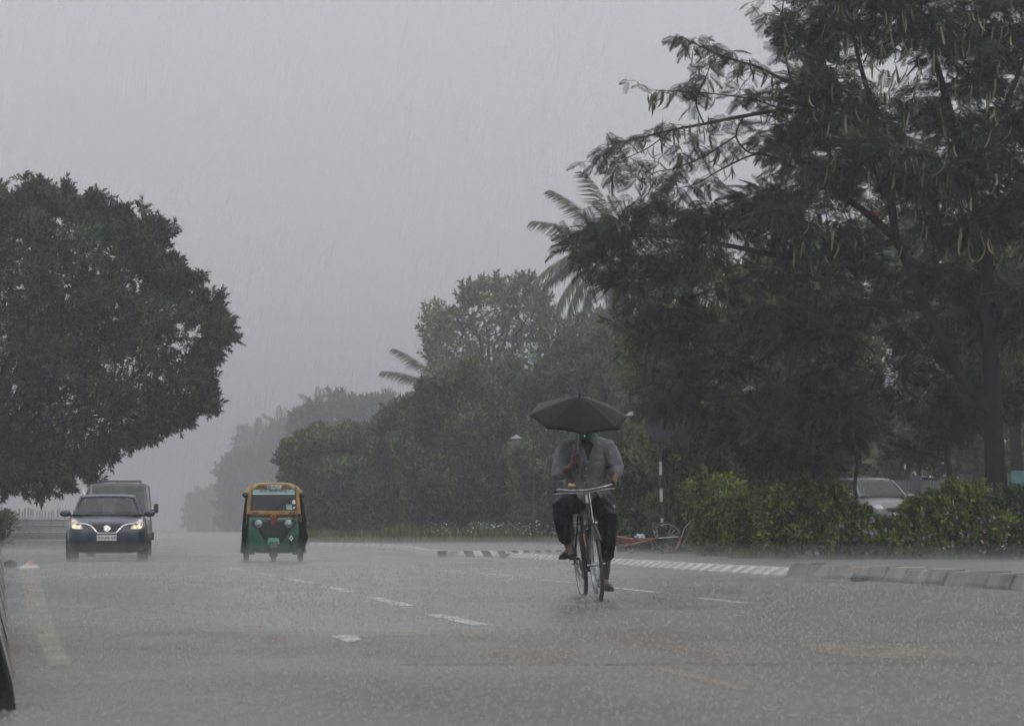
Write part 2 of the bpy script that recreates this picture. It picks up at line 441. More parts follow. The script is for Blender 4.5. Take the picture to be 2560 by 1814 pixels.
def kerb(root, pts, step, prof, mats, gap=0.006, side=1, jitter=0.0, pattern=None, last=None):
    """one block object per piece of kerb; prof = [(inward offset, height)...]"""
    line = resample(pts, step)
    for i, (a, b) in enumerate(zip(line[:-1], line[1:])):
        d = (b - a).normalized(); a2 = a + d * gap; b2 = b - d * gap
        da = ((line[i + 1] - line[max(i - 1, 0)])).normalized(); db = (line[min(i + 2, len(line) - 1)] - line[i]).normalized()
        bm = BM(); rings = []
        dz = random.uniform(-jitter, jitter); dn = random.uniform(-jitter, jitter)
        for q, dd in ((a2, da), (b2, db)):
            nrm = Vector((-dd.y, dd.x, 0)) * side
            rings.append([q + nrm * (o + (dn if z > 0 else 0)) + Vector((0, 0, z + (dz if z > 0 else 0))) - Vector(root.location) for o, z in prof])
        loft(bm, rings); fixn(bm)
        m = mats[i % len(mats)] if pattern is None else mats[pattern[i % len(pattern)]]
        if last is not None and i >= len(line) - 3: m = last
        if jitter > 0:
            bmesh.ops.bevel(bm, geom=[e for e in bm.edges], offset=0.012, segments=1, affect='EDGES')
        obj('kerb_block', bm, m, root)
    return line
K2 = [G(*p) for p in [(1262, 1394), (1420, 1404), (1530, 1412), (1700, 1424), (1850, 1433.5), (1962, 1441)]]
K2b = [G(*p) for p in [(1964, 1441), (2100, 1447.5), (2250, 1456.5), (2400, 1466.5), (2560, 1477), (2760, 1492)]]
PLOW = [(0, -0.05), (0.0, 0.02), (0.17, 0.115), (0.34, 0.12), (0.34, -0.05)]
PHIGH = [(0, -0.05), (0.0, 0.05), (0.07, 0.19), (0.30, 0.20), (0.30, -0.05)]
k2 = empty('striped_kerb', K2[0].to_tuple(), label='low sloping kerb with narrow white and grey stripes, right of the cyclist', cat='kerb')
line2 = kerb(k2, K2, 0.40, PLOW, [MAT['kwhite'], MAT['kgrey']], side=1, gap=0.0015)
k2b = empty('concrete_kerb', K2b[0].to_tuple(), label='high stained concrete kerb with broken joints at the right edge', cat='kerb')
line2b = kerb(k2b, K2b, 0.95, PHIGH, [MAT['concrete'], MAT['kwhite']], side=1, gap=0.022, jitter=0.022, pattern=[0, 0, 0, 0, 0, 0, 0, 0, 0, 0, 0, 0, 0])
K1 = [G(*p) for p in [(1450, 1387), (1420, 1387.5), (1270, 1390), (1117, 1391.5)]]
K1b = [G(*p) for p in [(1115, 1391.5), (1070, 1390), (1040, 1386)]]
K1c = [G(*p) for p in [(1040, 1386), (1018, 1379), (980, 1373), (900, 1368), (770, 1364)]]
PIS = [(0, -0.05), (0.0, 0.02), (0.10, 0.15), (0.32, 0.155), (0.32, -0.05)]
k1 = empty('island_kerb', K1[-1].to_tuple(), label='black and white block kerb of the traffic island left of the cyclist', cat='kerb')
line1 = kerb(k1, K1, 0.345, PIS, [MAT['kwhite'], MAT['kblack']], side=-1, gap=0.002)
line1b = kerb(k1, K1b, 0.12, PIS, [MAT['kwhite'], MAT['kgrey']], side=-1, gap=0.002)
line1c = kerb(k1, K1c, 1.2, PIS, [MAT['kwhite'], MAT['kgrey']], side=-1, gap=0.004)
def inner(line, off, side=-1):
    out = []
    for i, p in enumerate(line):
        d = (line[min(i + 1, len(line) - 1)] - line[max(i - 1, 0)]).normalized()
        out.append((p.x - d.y * off * side, p.y + d.x * off * side))
    return out
i2 = inner(line2, 0.33, 1); i2b = inner(line2b, 0.29, 1)
sheet('pavement', i2 + i2b[1:] + [(26, 30), (34, 84), (14, 92), (1.6, 84.4), (-0.3, 77)], 0.108, MAT['apron'])
i1 = inner(line1 + line1b[1:] + line1c[1:], 0.31)
sheet('traffic_island', i1[::-1] + [(1.7, 86), (14, 93), (34, 86), (60, 900), (-75, 900)], 0.112, MAT['apron'])
verge_pts = [G(*p, 0.13) for p in [(2700, 1388), (2450, 1386.5), (2200, 1388), (1980, 1386), (1800, 1385), (1660, 1380), (1560, 1372), (1440, 1362), (1300, 1355), (1000, 1351), (850, 1347)]]
sheet('verge', [(p.x, p.y) for p in verge_pts] + [(-60, 700), (-80, 1200), (160, 1200), (60, 60)], 0.13, MAT['soil'])
# left median with its kerb
KL = [(-12.08, 76), (-7.29, 46), (-3.95, 25), (-2.42, 15.5), (-1.795, 11.7)]
PMED = [(0, -0.05), (0.0, 0.02), (0.06, 0.24), (0.26, 0.255), (0.26, -0.05)]
kl = empty('median_kerb', (-1.86, 11.75, 0), label='tall weathered median kerb running along the left edge of the picture', cat='kerb')
kerb(kl, KL, 0.9, PMED, [MAT['kgrey'], MAT['concrete_dark'], MAT['concrete']], side=-1, gap=0.01, jitter=0.012, last=MAT['concrete_dark'])
sheet('median', [(-12.3, 76), (-7.65, 46), (-4.26, 25), (-2.72, 15.5), (-2.08, 11.75), (-6, 11.75), (-20, 76)], 0.22, MAT['soil'])
# ================================================================== TREES AND PLANTS
BARK = mat('wet_bark', (0.015, 0.013, 0.011), 0.8, spec=0.2, var=0.3, scale=5, bump=0.8, bscale=14)
BARK2 = mat('wet_grey_bark', (0.06, 0.055, 0.048), 0.75, var=0.3, scale=5, bump=0.8, bscale=14)
LF = {
 'gul': leafmat('feather_leaf', (0.011, 0.024, 0.011), (0.034, 0.066, 0.024), 0.5, 0.30),
 'ficus': leafmat('glossy_leaf', (0.018, 0.042, 0.022), (0.052, 0.108, 0.040), 0.45, 0.25, third=(0.14, 0.20, 0.06), tfrac=0.04),
 'mid': leafmat('broad_leaf', (0.056, 0.090, 0.040), (0.185, 0.245, 0.10), 0.5, 0.32),
 'mid2': leafmat('olive_leaf', (0.072, 0.078, 0.046), (0.185, 0.20, 0.10), 0.5, 0.30, third=(0.17, 0.11, 0.10), tfrac=0.10),
 'shade': leafmat('shade_leaf', (0.018, 0.032, 0.018), (0.055, 0.080, 0.036), 0.5, 0.30),
 'bright': leafmat('young_leaf', (0.055, 0.095, 0.026), (0.140, 0.200, 0.05), 0.45, 0.35, third=(0.26, 0.28, 0.08), tfrac=0.06),
 'hedge': leafmat('hedge_leaf', (0.065, 0.115, 0.018), (0.29, 0.37, 0.058), 0.48, 0.38, third=(0.36, 0.34, 0.07), tfrac=0.08, patch=1.6),
 'palm': leafmat('palm_leaf', (0.045, 0.065, 0.035), (0.11, 0.14, 0.065), 0.4, 0.30),
 'far': leafmat('far_leaf', (0.035, 0.052, 0.030), (0.080, 0.105, 0.05), 0.55, 0.30, patch=0.3),
 'grass': leafmat('verge_grass', (0.06, 0.095, 0.025), (0.15, 0.20, 0.055), 0.5, 0.35),
}
POD = mat('olive_seed_pod', (0.085, 0.085, 0.03), 0.5, col2=(0.18, 0.155, 0.045), scale=1.2)
PINK = leafmat('magenta_bract', (0.22, 0.05, 0.16), (0.42, 0.13, 0.30), 0.6, 0.4)
MAUVE = leafmat('mauve_petal', (0.40, 0.25, 0.42), (0.62, 0.48, 0.62), 0.6, 0.4)
WHITEF = leafmat('white_petal', (0.55, 0.58, 0.52), (0.75, 0.78, 0.72), 0.6, 0.4)
REDF = mat('scarlet_flower', (0.22, 0.02, 0.015), 0.6)

# ---- leaf shapes: quads; local +Y is the growing direction
def leaf_quad(o, d, n, l, w, bend=0.15):
    o, d, n = Vector(o), Vector(d).normalized(), Vector(n)
    s = d.cross(n).normalized(); n = s.cross(d)
    return [o, o + d * l * 0.45 + s * w / 2 + n * l * bend * 0.3, o + d * l - n * l * bend, o + d * l * 0.45 - s * w / 2 + n * l * bend * 0.3]
def sprig(nl, L, ll, lw, spread=1.0, seed=1):
    r = random.Random(seed); V = []; Fq = []
    for i in range(nl):
        a = i * 2.4 + r.uniform(-0.3, 0.3); y = L * (0.15 + 0.85 * i / (nl - 1))
        out = spread * (1.0 - 0.55 * i / (nl - 1))
        d = Vector((math.cos(a) * out, 0.55 + 0.6 * i / nl, math.sin(a) * out)); n = Vector((-math.cos(a), 1.2, -math.sin(a)))
        q = leaf_quad((0, y, 0), d, n, ll * r.uniform(0.75, 1.15), lw * r.uniform(0.8, 1.1))
        k = len(V); V += q; Fq.append([k, k + 1, k + 2, k + 3])
    w = 0.010 * L / 0.4
    k = len(V); V += [Vector((-w, -L * .4, 0)), Vector((w, -L * .4, 0)), Vector((w * .4, L, 0)), Vector((-w * .4, L, 0))]; Fq.append([k, k + 1, k + 2, k + 3])
    return np.array([v[:] for v in V]), np.array(Fq)
def frond(pairs=13, L=1.0, pl=0.30, pw=0.055, droop=0.45, seed=1):
    """feathery compound leaf, arching over"""
    r = random.Random(seed); V = []; Fq = []
    def at(t): return Vector((0, L * (t - 0.10 * t * t), -droop * L * t * t))
    for i in range(pairs):
        t = 0.12 + 0.88 * i / (pairs - 1); o = at(t); tg = (at(min(1, t + .05)) - at(t - .05)).normalized()
        ln = pl * (math.sin(math.pi * (0.20 + 0.68 * t)) ** 0.7) * r.uniform(0.85, 1.1)
        for s in (-1, 1):
            d = Vector((s * 0.90, 0, 0)) + tg * 0.42 + Vector((0, 0, -0.16 + r.uniform(-.10, .10)))
            n = Vector((0, 0, 1))
            d.normalize(); sd = d.cross(n).normalized()
            e = o + d * ln + Vector((0, 0, -0.10 * ln)); m1 = o + d * ln * 0.5
            k = len(V); V += [o, m1 + sd * pw / 2, e, m1 - sd * pw / 2]; Fq.append([k, k + 1, k + 2, k + 3])
    for i in range(4):
        a, b = at(i / 4), at((i + 1) / 4); w = 0.012
        k = len(V); V += [a + Vector((w, 0, 0)), a - Vector((w, 0, 0)), b - Vector((w * .8, 0, 0)), b + Vector((w * .8, 0, 0))]; Fq.append([k, k + 1, k + 2, k + 3])
    return np.array([v[:] for v in V]), np.array(Fq)
def blob_pts(n, c, r, shell=0.55):
    d = RNG.normal(size=(n, 3)); d /= np.linalg.norm(d, axis=1, keepdims=True)
    rad = shell + (1.04 - shell) * RNG.random(n) ** 0.7
    return np.asarray(c) + d * rad[:, None] * np.asarray(r), d
def in_poly(x, y, poly):
    c = False; n = len(poly)
    for i in range(n):
        x1, y1 = poly[i]; x2, y2 = poly[i - 1]
        if (y1 > y) != (y2 > y) and x < (x2 - x1) * (y - y1) / (y2 - y1) + x1: c = not c
    return c
def fill_poly(poly, r, n, D, dD, seed=0):
    """clump centres inside a crown outline, with depth; r in photo pixels"""
    R = random.Random(seed); xs = [p[0] for p in poly]; ys = [p[1] for p in poly]; out = []
    cx, cyy = sum(xs) / len(xs), sum(ys) / len(ys); tries = 0
    while len(out) < n and tries < n * 60:
        tries += 1
        x, y = R.uniform(min(xs), max(xs)), R.uniform(min(ys), max(ys))
        if not in_poly(x, y, poly): continue
        rr = r * R.uniform(0.7, 1.25)
        if any((x - a) ** 2 + (y - b) ** 2 < (0.55 * rr) ** 2 for a, b, _, _ in out): 
            if R.random() < 0.8: continue
        u = max(abs(x - cx) / (max(xs) - min(xs)) * 2, abs(y - cyy) / (max(ys) - min(ys)) * 2)
        dep = D + R.uniform(-1, 1) * dD * math.sqrt(max(0.08, 1 - min(1, u) ** 2))
        out.append((x, y, rr, dep))
    return out
def edge_clumps(poly, D, dD, r0, r1, step, lo=-16, hi=16, top=None):
    out = []
    for i in range(len(poly)):
        (x0, y0), (x1, y1) = poly[i - 1], poly[i]
        L0 = math.hypot(x1 - x0, y1 - y0); nx, ny = (y1 - y0) / L0, -(x1 - x0) / L0
        for k in range(int(L0 / step)):
            t_ = random.random(); o_ = random.uniform(lo, hi)
            y = y0 + (y1 - y0) * t_ + ny * o_
            if top is None or y < top: out.append((x0 + (x1 - x0) * t_ + nx * o_, y, random.uniform(r0, r1), D + random.uniform(-dD, dD)))
    return out
def limb(bm, a, b, r0, r1, sag=0.1, n=6, wob=0.06, sides=7):
    a, b = Vector(a), Vector(b); L = (b - a).length
    pts = []; 
    for i in range(n + 1):
        t = i / n; p = a.lerp(b, t); p.z += sag * L * math.sin(math.pi * t)
        if 0 < i < n: p += Vector((random.uniform(-1, 1), random.uniform(-1, 1), random.uniform(-1, 1))) * wob * L * 0.5
        pts.append(p)
    tube(bm, pts, [r0 + (r1 - r0) * (i / n) ** 0.8 for i in range(n + 1)], sides)
    return pts
def crown_mesh(name, clumps, base, per, size, dirmode='out', shell=0.5, flat=1.0, upsd=0.35):
    """clumps: (px,py,rpx,D) -> one mesh of many leaf sprigs"""
    Ts, Ds, Sz = [], [], []
    for (x, y, r, D) in clumps:
        c = P(x, y, D); R = M(r, D)
        n = per if per > 1 else int(per * 1)
        p, d = blob_pts(n, c, (R, R, R * 0.85 * flat), shell)
        if dirmode == 'out': dd = d + np.array([0, 0, 0.45]) + RNG.normal(0, 0.45, d.shape)
        elif dirmode == 'droop': dd = d * np.array([1, 1, 0.5]) + np.array([0, 0, 0.10]) + RNG.normal(0, 0.40, d.shape)
        else: dd = d * 0.4 + np.array([0, 0, 1.0]) + RNG.normal(0, 0.4, d.shape)
        Ts.append(p); Ds.append(dd); Sz.append(size * RNG.uniform(0.7, 1.25, n))
    T = np.concatenate(Ts); Dr = np.concatenate(Ds); Sz = np.concatenate(Sz)
    return scatter(name, base[0], base[1], frames(Dr, Sz, upsd=upsd), T)
def shift_mesh(me, loc):
    me.transform(Matrix.Translation(-Vector(loc))); return me
def tree(name, label, cat, base, clumps, leaf, lm, per, size, trunk_r, bark=None, group=None, dirmode='out', shell=0.5, fork=0.35, nlimb=8, flat=1.0, lean=0.0):
    """a whole tree: trunk, limbs, crown; base = place on the ground"""
    base = Vector(base); t = empty(name, base, label=label, cat=cat, group=group)
    bark = bark or BARK
    cs = [P(x, y, D) for x, y, r, D in clumps]
    mid = sum(cs, Vector()) / len(cs); lo = min(c.z for c in cs); hi = max(c.z for c in cs)
    fz = base.z + (mid.z - base.z) * fork
    f = Vector((base.x + (mid.x - base.x) * 0.35, base.y + (mid.y - base.y) * 0.3, fz))
    bm = BM(); limb(bm, base - base + Vector((0, 0, -0.15)), f - base, trunk_r * 1.25, trunk_r * 0.8, 0, 6, 0.03, 9)
    obj('trunk', fixn(bm), bark, t)
    picks = sorted(range(len(cs)), key=lambda i: random.random())[:nlimb]
    for i in picks:
        bm = BM(); pts = limb(bm, f - base, cs[i] - base, trunk_r * 0.55, trunk_r * 0.07, random.uniform(0, 0.12), 6, 0.10, 6)
        for k in range(3):   # twigs
            j = min(range(len(cs)), key=lambda q: (cs[q] - base - pts[3 + k]).length + random.uniform(0, 2) + (9 if q == i else 0))
            limb(bm, pts[3 + k], cs[j] - base, trunk_r * 0.18, trunk_r * 0.04, 0.03, 4, 0.1, 5)
        obj('limb', fixn(bm), bark, t)
    me = crown_mesh('crown', clumps, leaf, per, size, dirmode, shell, flat)
    obj('crown', shift_mesh(me, base), lm, t, kind='stuff')
    return t

SPR_F = sprig(11, 0.34, 0.20, 0.085, 1.0, 3)
SPR_M = sprig(9, 0.45, 0.30, 0.13, 1.1, 5)
SPR_B = sprig(8, 0.6, 0.42, 0.19, 1.2, 8)
SPR_S = sprig(9, 0.20, 0.11, 0.055, 1.0, 9)
FROND = frond(14, 1.0, 0.34, 0.046, 0.34)

# ---------------------------------------------------------------- left: rounded dark tree over the fence
polyL = [(-160, 470), (-60, 520), (0, 505), (40, 475), (70, 525), (100, 450), (140, 505), (185, 480), (215, 520), (275, 515), (300, 565), (345, 555), (365, 605), (418, 540), (415, 605), (388, 650), (430, 685), (478, 640), (470, 695), (505, 672), (500, 740), (530, 785), (590, 790), (618, 830), (590, 868), (548, 865), (572, 892), (536, 905), (560, 955), (530, 968), (560, 988), (528, 1015), (520, 1048), (470, 1036), (440, 1072), (360, 1100), (290, 1150), (200, 1195), (120, 1203), (30, 1205), (-60, 1200), (-220, 1150), (-300, 850)]
polyL = [(x - 40 * min(1, max(0, (x - 150) / 330)), y + 22 if y < 700 else y) for x, y in polyL]
cl = fill_poly([(x - 26 if x > 300 else x, y + 30 if y < 800 else y - 12) for x, y in polyL], 46, 250, 108, 4.6, 2)
for i in range(len(polyL)):
    (x0, y0), (x1, y1) = polyL[i - 1], polyL[i]
    if max(x0, x1) < -20: continue
    L0 = math.hypot(x1 - x0, y1 - y0); nx, ny = (y1 - y0) / L0, -(x1 - x0) / L0
    for k in range(int(L0 / 17)):
        t_ = random.random(); o_ = random.uniform(-26, 6)
        if y0 + (y1 - y0) * t_ > 1120: o_ = random.uniform(-34, -6)
        cl.append((x0 + (x1 - x0) * t_ + nx * o_, y0 + (y1 - y0) * t_ + ny * o_, random.uniform(8, 16), 108 + random.uniform(-2.5, 2.5)))
SH = []
for k in range(85):      # long shoots standing out of the crown
    i = random.choice([j for j in range(len(polyL)) if polyL[j][0] > -70 and polyL[j - 1][0] > -70 and polyL[j][1] < 1080])
    (x0, y0), (x1, y1) = polyL[i - 1], polyL[i]; t_ = random.random(); L0 = math.hypot(x1 - x0, y1 - y0)
    nx, ny = (y1 - y0) / L0 + random.uniform(-.4, .4), -(x1 - x0) / L0 - random.uniform(0, .7)
    SH += [(x0 + (x1 - x0) * t_ + nx * (q_ * 9 - 8), y0 + (y1 - y0) * t_ + ny * (q_ * 9 - 8), 11 - q_ * 1.5, 108 + random.uniform(-.4, .4)) for q_ in range(6)]
edge = [(240, 1205, 16), (60, 1222, 16), (110, 1232, 12), (160, 1222, 12), (10, 1222, 14)]
cl += [(x, y, r, 108 + random.uniform(-1.2, 1.2)) for x, y, r in edge]
lt_ = tree('rounded_tree', 'big dense dark green rounded tree leaning over the fence at left', 'tree', (P(60, 1370, 109).x - 2.2, 109, -0.06), cl, SPR_F, LF['ficus'], 44, 0.85, 0.26, shell=0.35, fork=0.5, nlimb=14)
obj('shoots', shift_mesh(crown_mesh('shoots', SH, SPR_F, 6, 0.72, 'out', 0.2), lt_.location), LF['ficus'], lt_, kind='stuff')

# ---------------------------------------------------------------- right: flame tree with hanging pods
D0 = 63.0
gb = P(2497, 1390, D0); gb.z = 0.12
gul = empty('flame_tree', gb, label='huge dark feathery-leaved tree hung with seed pods at the right edge', cat='tree')
BPTS = []
def glimb(pts, radii, D=None, name='limb'):
    bm = BM(); q = []
    for p in pts:
        q.append(P(p[0], p[1], p[2] if len(p) > 2 else D0) - gb)
    # smooth through
    fine = []; rr = []
    for i in range(len(q) - 1):
        p0, p1, p2, p3 = q[max(i - 1, 0)], q[i], q[i + 1], q[min(i + 2, len(q) - 1)]
        for k in range(5):
            t = k / 5
            fine.append(0.5 * ((2 * p1) + (p2 - p0) * t + (2 * p0 - 5 * p1 + 4 * p2 - p3) * t * t + (3 * p1 - p0 - 3 * p2 + p3) * t ** 3)); rr.append(radii[i] + (radii[i + 1] - radii[i]) * t)
    fine.append(q[-1]); rr.append(radii[-1])
    if radii[0] < .08: BPTS.extend(fine[2:])
    tube(bm, fine, rr, 9); fixn(bm)
    return smooth(obj(name, bm, BARK, gul), 70)
glimb([(2500, 1402), (2497, 1300), (2488, 1150), (2482, 1000), (2472, 800), (2462, 620), (2420, 460), (2380, 300), (2330, 120)], [0.30, 0.25, 0.21, 0.18, 0.15, 0.13, 0.11, 0.09, 0.05], name='trunk')
glimb([(2484, 1040), (2400, 930), (2330, 800), (2280, 690), (2240, 600), (2150, 520), (2040, 440), (1960, 330)], [0.15, 0.13, 0.115, 0.10, 0.09, 0.07, 0.05, 0.03])
glimb([(2300, 770), (2210, 760), (2110, 765), (2010, 830), (1900, 900), (1800, 960)], [0.075, 0.065, 0.06, 0.045, 0.03, 0.015])
glimb([(2240, 600), (2120, 640), (1960, 640), (1800, 610), (1640, 590), (1500, 600)], [0.08, 0.07, 0.06, 0.045, 0.03, 0.012])
glimb([(2465, 640), (2530, 530, 76.5), (2600, 440, 77), (2680, 300, 77.5)], [0.13, 0.11, 0.09, 0.05])
glimb([(2420, 460), (2480, 330, 75), (2540, 200, 74.5), (2590, 60, 74)], [0.10, 0.08, 0.06, 0.03])
glimb([(2240, 600), (2220, 450), (2190, 300), (2150, 160), (2120, 30)], [0.09, 0.075, 0.06, 0.045, 0.02])
# bare reaching branches with pods, left of the crown
glimb([(2150, 330), (2060, 290), (1960, 277), (1860, 290), (1760, 310), (1680, 325), (1600, 345), (1520, 362)], [0.07, 0.055, 0.042, 0.036, 0.030, 0.024, 0.017, 0.008])
glimb([(2100, 250), (1980, 210), (1900, 170), (1820, 145), (1760, 120), (1700, 90)], [0.05, 0.035, 0.028, 0.02, 0.014, 0.006])
glimb([(1860, 290), (1840, 340), (1870, 380), (1910, 385), (1990, 420)], [0.02, 0.018, 0.018, 0.022, 0.03])
glimb([(1990, 420), (1900, 385), (1810, 420), (1740, 460), (1690, 470)], [0.03, 0.022, 0.016, 0.012, 0.006])
glimb([(1840, 340), (1760, 390), (1690, 420), (1640, 430), (1610, 450)], [0.018, 0.015, 0.012, 0.009, 0.005])
glimb([(1760, 310), (1740, 250), (1770, 180), (1780, 120)], [0.018, 0.014, 0.010, 0.005])
glimb([(1960, 277), (1890, 250), (1790, 235), (1690, 228), (1620, 225)], [0.02, 0.016, 0.013, 0.009, 0.004])
glimb([(1980, 210), (1960, 120), (1955, 40), (1965, -30)], [0.03, 0.022, 0.015, 0.008])
glimb([(1680, 325), (1620, 370), (1560, 400), (1530, 440)], [0.014, 0.011, 0.008, 0.005])
# twigs off the reaching branches
base_pts = [q_ for q_ in BPTS if q_.x + gb.x < P(1990, 300, D0).x]
TIPS = []
bm = BM()
for k in range(75):
    q_ = random.choice(base_pts); e_ = q_ + Vector((random.uniform(-.75, .35), random.uniform(-.4, .4), random.uniform(-.32, .42)))
    limb(bm, q_, e_, .010, .004, .10, 5, .12, 5); TIPS += [q_.lerp(e_, .55), e_]
obj('twigs', fixn(bm), BARK, gul, kind='stuff')
BPTS.extend(TIPS)
dense = [(2620, -60), (2100, -60), (2000, 30), (1960, 150), (1950, 300), (1960, 400), (1880, 470), (1790, 480), (1700, 530), (1640, 620), (1660, 700), (1740, 740), (1790, 830), (1760, 930), (1800, 1010), (1890, 1090), (2000, 1160), (2120, 1120), (2240, 1100), (2360, 1120), (2460, 1080), (2620, 1050)]
gcl = fill_poly(dense, 60, 205, D0, 3.2, 5)
gcl = [c_ for c_ in gcl if not (1690 < c_[0] < 2140 and 620 < c_[1] < 1060 and random.random() < .40)]
gcl = [c_ for c_ in gcl if not (2140 < c_[0] < 2540 and 600 < c_[1] < 1120 and random.random() < .62)]
gcl = [(x, y, r, (D0 + abs(d_ - D0) * .8 + .9) if (2190 < x < 2540 and 540 < y < 1160) else d_) for x, y, r, d_ in gcl]
gcl += [(x, y, r, D0 + random.uniform(-1.5, 0.8)) for x, y, r in [(1500, 590, 40), (1450, 610, 40), (1560, 560, 50), (1600, 640, 55), (1570, 700, 40), (1520, 660, 40), (1660, 560, 60), (1680, 770, 45), (1640, 830, 40), (1720, 860, 50), (1700, 960, 45), (1760, 1010, 45), (1800, 900, 55), (1660, 1000, 34), (1690, 690, 40), (1850, 1080, 45), (1940, 1150, 35), (2050, 1170, 36), (1900, 1010, 60), (2290, 1130, 40)]]
def frond_part(x, y, D, ang, size, tilt=0.0):
    pass
me = crown_mesh('foliage', gcl, FROND, 60, 0.46, 'droop', 0.15, 0.55, 0.6)
obj('foliage', shift_mesh(me, gb), LF['gul'], gul, kind='stuff')
# single fronds and pods that stand out against the sky
def near_branch(p, keep=.25):
    q = min(BPTS, key=lambda b: (b.x - p.x) ** 2 + (b.z - p.z) ** 2); return q.lerp(p, keep)
def single(me, mt, name, p, d, size, up=None):
    if p.x + gb.x < P(1960, 300, D0).x and p.z + gb.z > P(1700, 500, D0).z: p = near_branch(p)
    R = frames(np.array([d]), np.array([size]), None if up is None else np.array([up]))[0]
    o = bpy.data.objects.new(name, me); link(o, gul)
    m4 = Matrix([[*R[0], p.x], [*R[1], p.y], [*R[2], p.z], [0, 0, 0, 1]])
    o.matrix_local = m4
    return o
fr_me = np_mesh('frond', FROND[0], FROND[1]); fr_me.materials.append(LF['gul'])
spots = [(1500, 375), (1520, 390), (1540, 372), (1535, 420), (1525, 440), (1550, 430), (1670, 90), (1690, 85), (1720, 75), (1700, 100), (1770, 75), (1790, 80), (1770, 100), (1785, 120), (1800, 75), (1930, 25), (1950, 15), (1940, 60), (2060, 10), (2100, 5), (2030, 70),
         (1690, 200), (1660, 215), (1700, 190), (1640, 225), (1770, 190), (1780, 200), (1790, 205), (1850, 220), (1860, 240), (1870, 260), (1840, 250), (1890, 230), (1730, 245), (1720, 260), (1830, 270), (1690, 300), (1620, 300), (1640, 320), (1600, 330), (1580, 345), (1560, 350), (1700, 380), (1710, 390), (1690, 395), (1800, 360), (1820, 365), (1790, 370), (1690, 430), (1710, 440), (1760, 455), (1790, 450), (1780, 465), (1740, 470), (1900, 325), (1930, 320), (1850, 120), (1880, 110), (1870, 140), (1900, 90), (1840, 130), (1900, 330), (1960, 60), (1980, 100), (1560, 500), (1610, 470), (1640, 480), (1580, 520)]
for i, (x, y) in enumerate(spots):
    for k in range(3):
        a = random.uniform(0, 6.28)
        single(fr_me, None, 'frond', P(x + random.uniform(-8, 8), y + random.uniform(-6, 6), D0 + random.uniform(-.7, .3)) - gb, (math.cos(a), math.sin(a) * 0.6, random.uniform(-0.9, 0.35)), random.uniform(0.30, 0.44), (random.uniform(-.6, .6), -random.uniform(.3, 1), random.uniform(.2, .9)))
n_ = len(TIPS) * 2; an_ = RNG.uniform(0, 6.28, n_)
me = scatter('twig_fronds', FROND[0], FROND[1], frames(np.stack([np.cos(an_), np.sin(an_) * .6, RNG.uniform(-.9, .2, n_)], 1), RNG.uniform(.26, .40, n_), np.stack([RNG.uniform(-.6, .6, n_), -RNG.uniform(.3, 1, n_), RNG.uniform(.2, .9, n_)], 1)), np.array([q_[:] for q_ in TIPS for _ in (0, 1)]))
obj('twig_fronds', me, LF['gul'], gul, kind='stuff')
for i in range(90):      # fronds at the lower left skirts of the crown
    x, y = random.choice([(1420, 600), (1470, 570), (1450, 640), (1500, 670), (1540, 720), (1560, 740), (1620, 740), (1630, 820), (1660, 850), (1600, 760), (1650, 900), (1640, 960), (1690, 1030), (1720, 1060), (1630, 1010), (1600, 990), (1480, 620), (1520, 560), (1560, 540), (1600, 500)])
    single(fr_me, None, 'frond', P(x + random.uniform(-26, 26), y + random.uniform(-22, 22), D0 - 1.2 + random.uniform(-.9, .6)) - gb, (random.uniform(-1, 0.25), random.uniform(-.5, .4), random.uniform(-0.8, 0.05)), random.uniform(0.36, 0.52), (random.uniform(-.6, .6), -random.uniform(.1, 1), random.uniform(.3, .9)))
def pod_mesh(seed, curl):
    r = random.Random(seed); bm = BM(); pts = []; a = 0.0; p = Vector((0, 0, 0))
    for i in range(8):
        pts.append(p.copy()); p = p + Vector((math.sin(a), math.cos(a), 0)) * 0.125; a += curl * r.uniform(0.6, 1.3)
    tube(bm, pts, [0.010, 0.032, 0.044, 0.048, 0.050, 0.046, 0.036, 0.010], 6, True, 0.5); fixn(bm)
    me = bpy.data.meshes.new('seed_pod'); bm.to_mesh(me); bm.free(); me.materials.append(POD); return me
pods = [pod_mesh(i, c) for i, c in enumerate([0.05, 0.14, -0.10, 0.20, 0.32, -0.06])]
pspots = []
for (x, y, n) in [(1520, 420, 4), (1540, 440, 4), (1630, 260, 5), (1660, 240, 4), (1700, 110, 4), (1715, 150, 5), (1730, 180, 4), (1600, 350, 5), (1630, 370, 5), (1650, 330, 5), (1690, 320, 4), (1720, 290, 5), (1740, 300, 4), (1770, 320, 4), (1790, 350, 4), (1800, 380, 4), (1830, 420, 4), (1690, 390, 4), (1780, 250, 5), (1840, 170, 4), (1860, 130, 4), (1880, 110, 4), (1910, 130, 5), (1930, 170, 4), (1960, 20, 4), (1970, 60, 4), (1990, 30, 4), (1910, 290, 3), (1640, 460, 4), (1660, 480, 3), (1930, 210, 5), (1950, 250, 5)]:
    pspots += [(x + random.uniform(-14, 14), y + random.uniform(-14, 14)) for _ in range(n)]
for i in range(170):
    pspots.append((random.uniform(1980, 2540), random.uniform(0, 420) if random.random() < .75 else random.uniform(420, 640)))
for i, (x, y) in enumerate(pspots):
    o = single(random.choice(pods), None, 'seed_pod', P(x, y, D0 - (0.2 if x < 1960 else random.uniform(2.2, 3.6))) - gb, (random.uniform(-.22, .22), random.uniform(-.2, .2), -1), random.uniform(0.22, 0.52))
bm = BM()
for k in range(9): bmesh.ops.create_icosphere(bm, subdivisions=1, radius=0.035, matrix=Matrix.Translation((random.uniform(-.1, .1), random.uniform(-.1, .1), random.uniform(-.06, .06))))
fl = obj('flower_cluster', bm, REDF, gul); fl.location = P(2187, 532, D0 - 3.3) - gb; fl.scale = (.7, .7, .6)

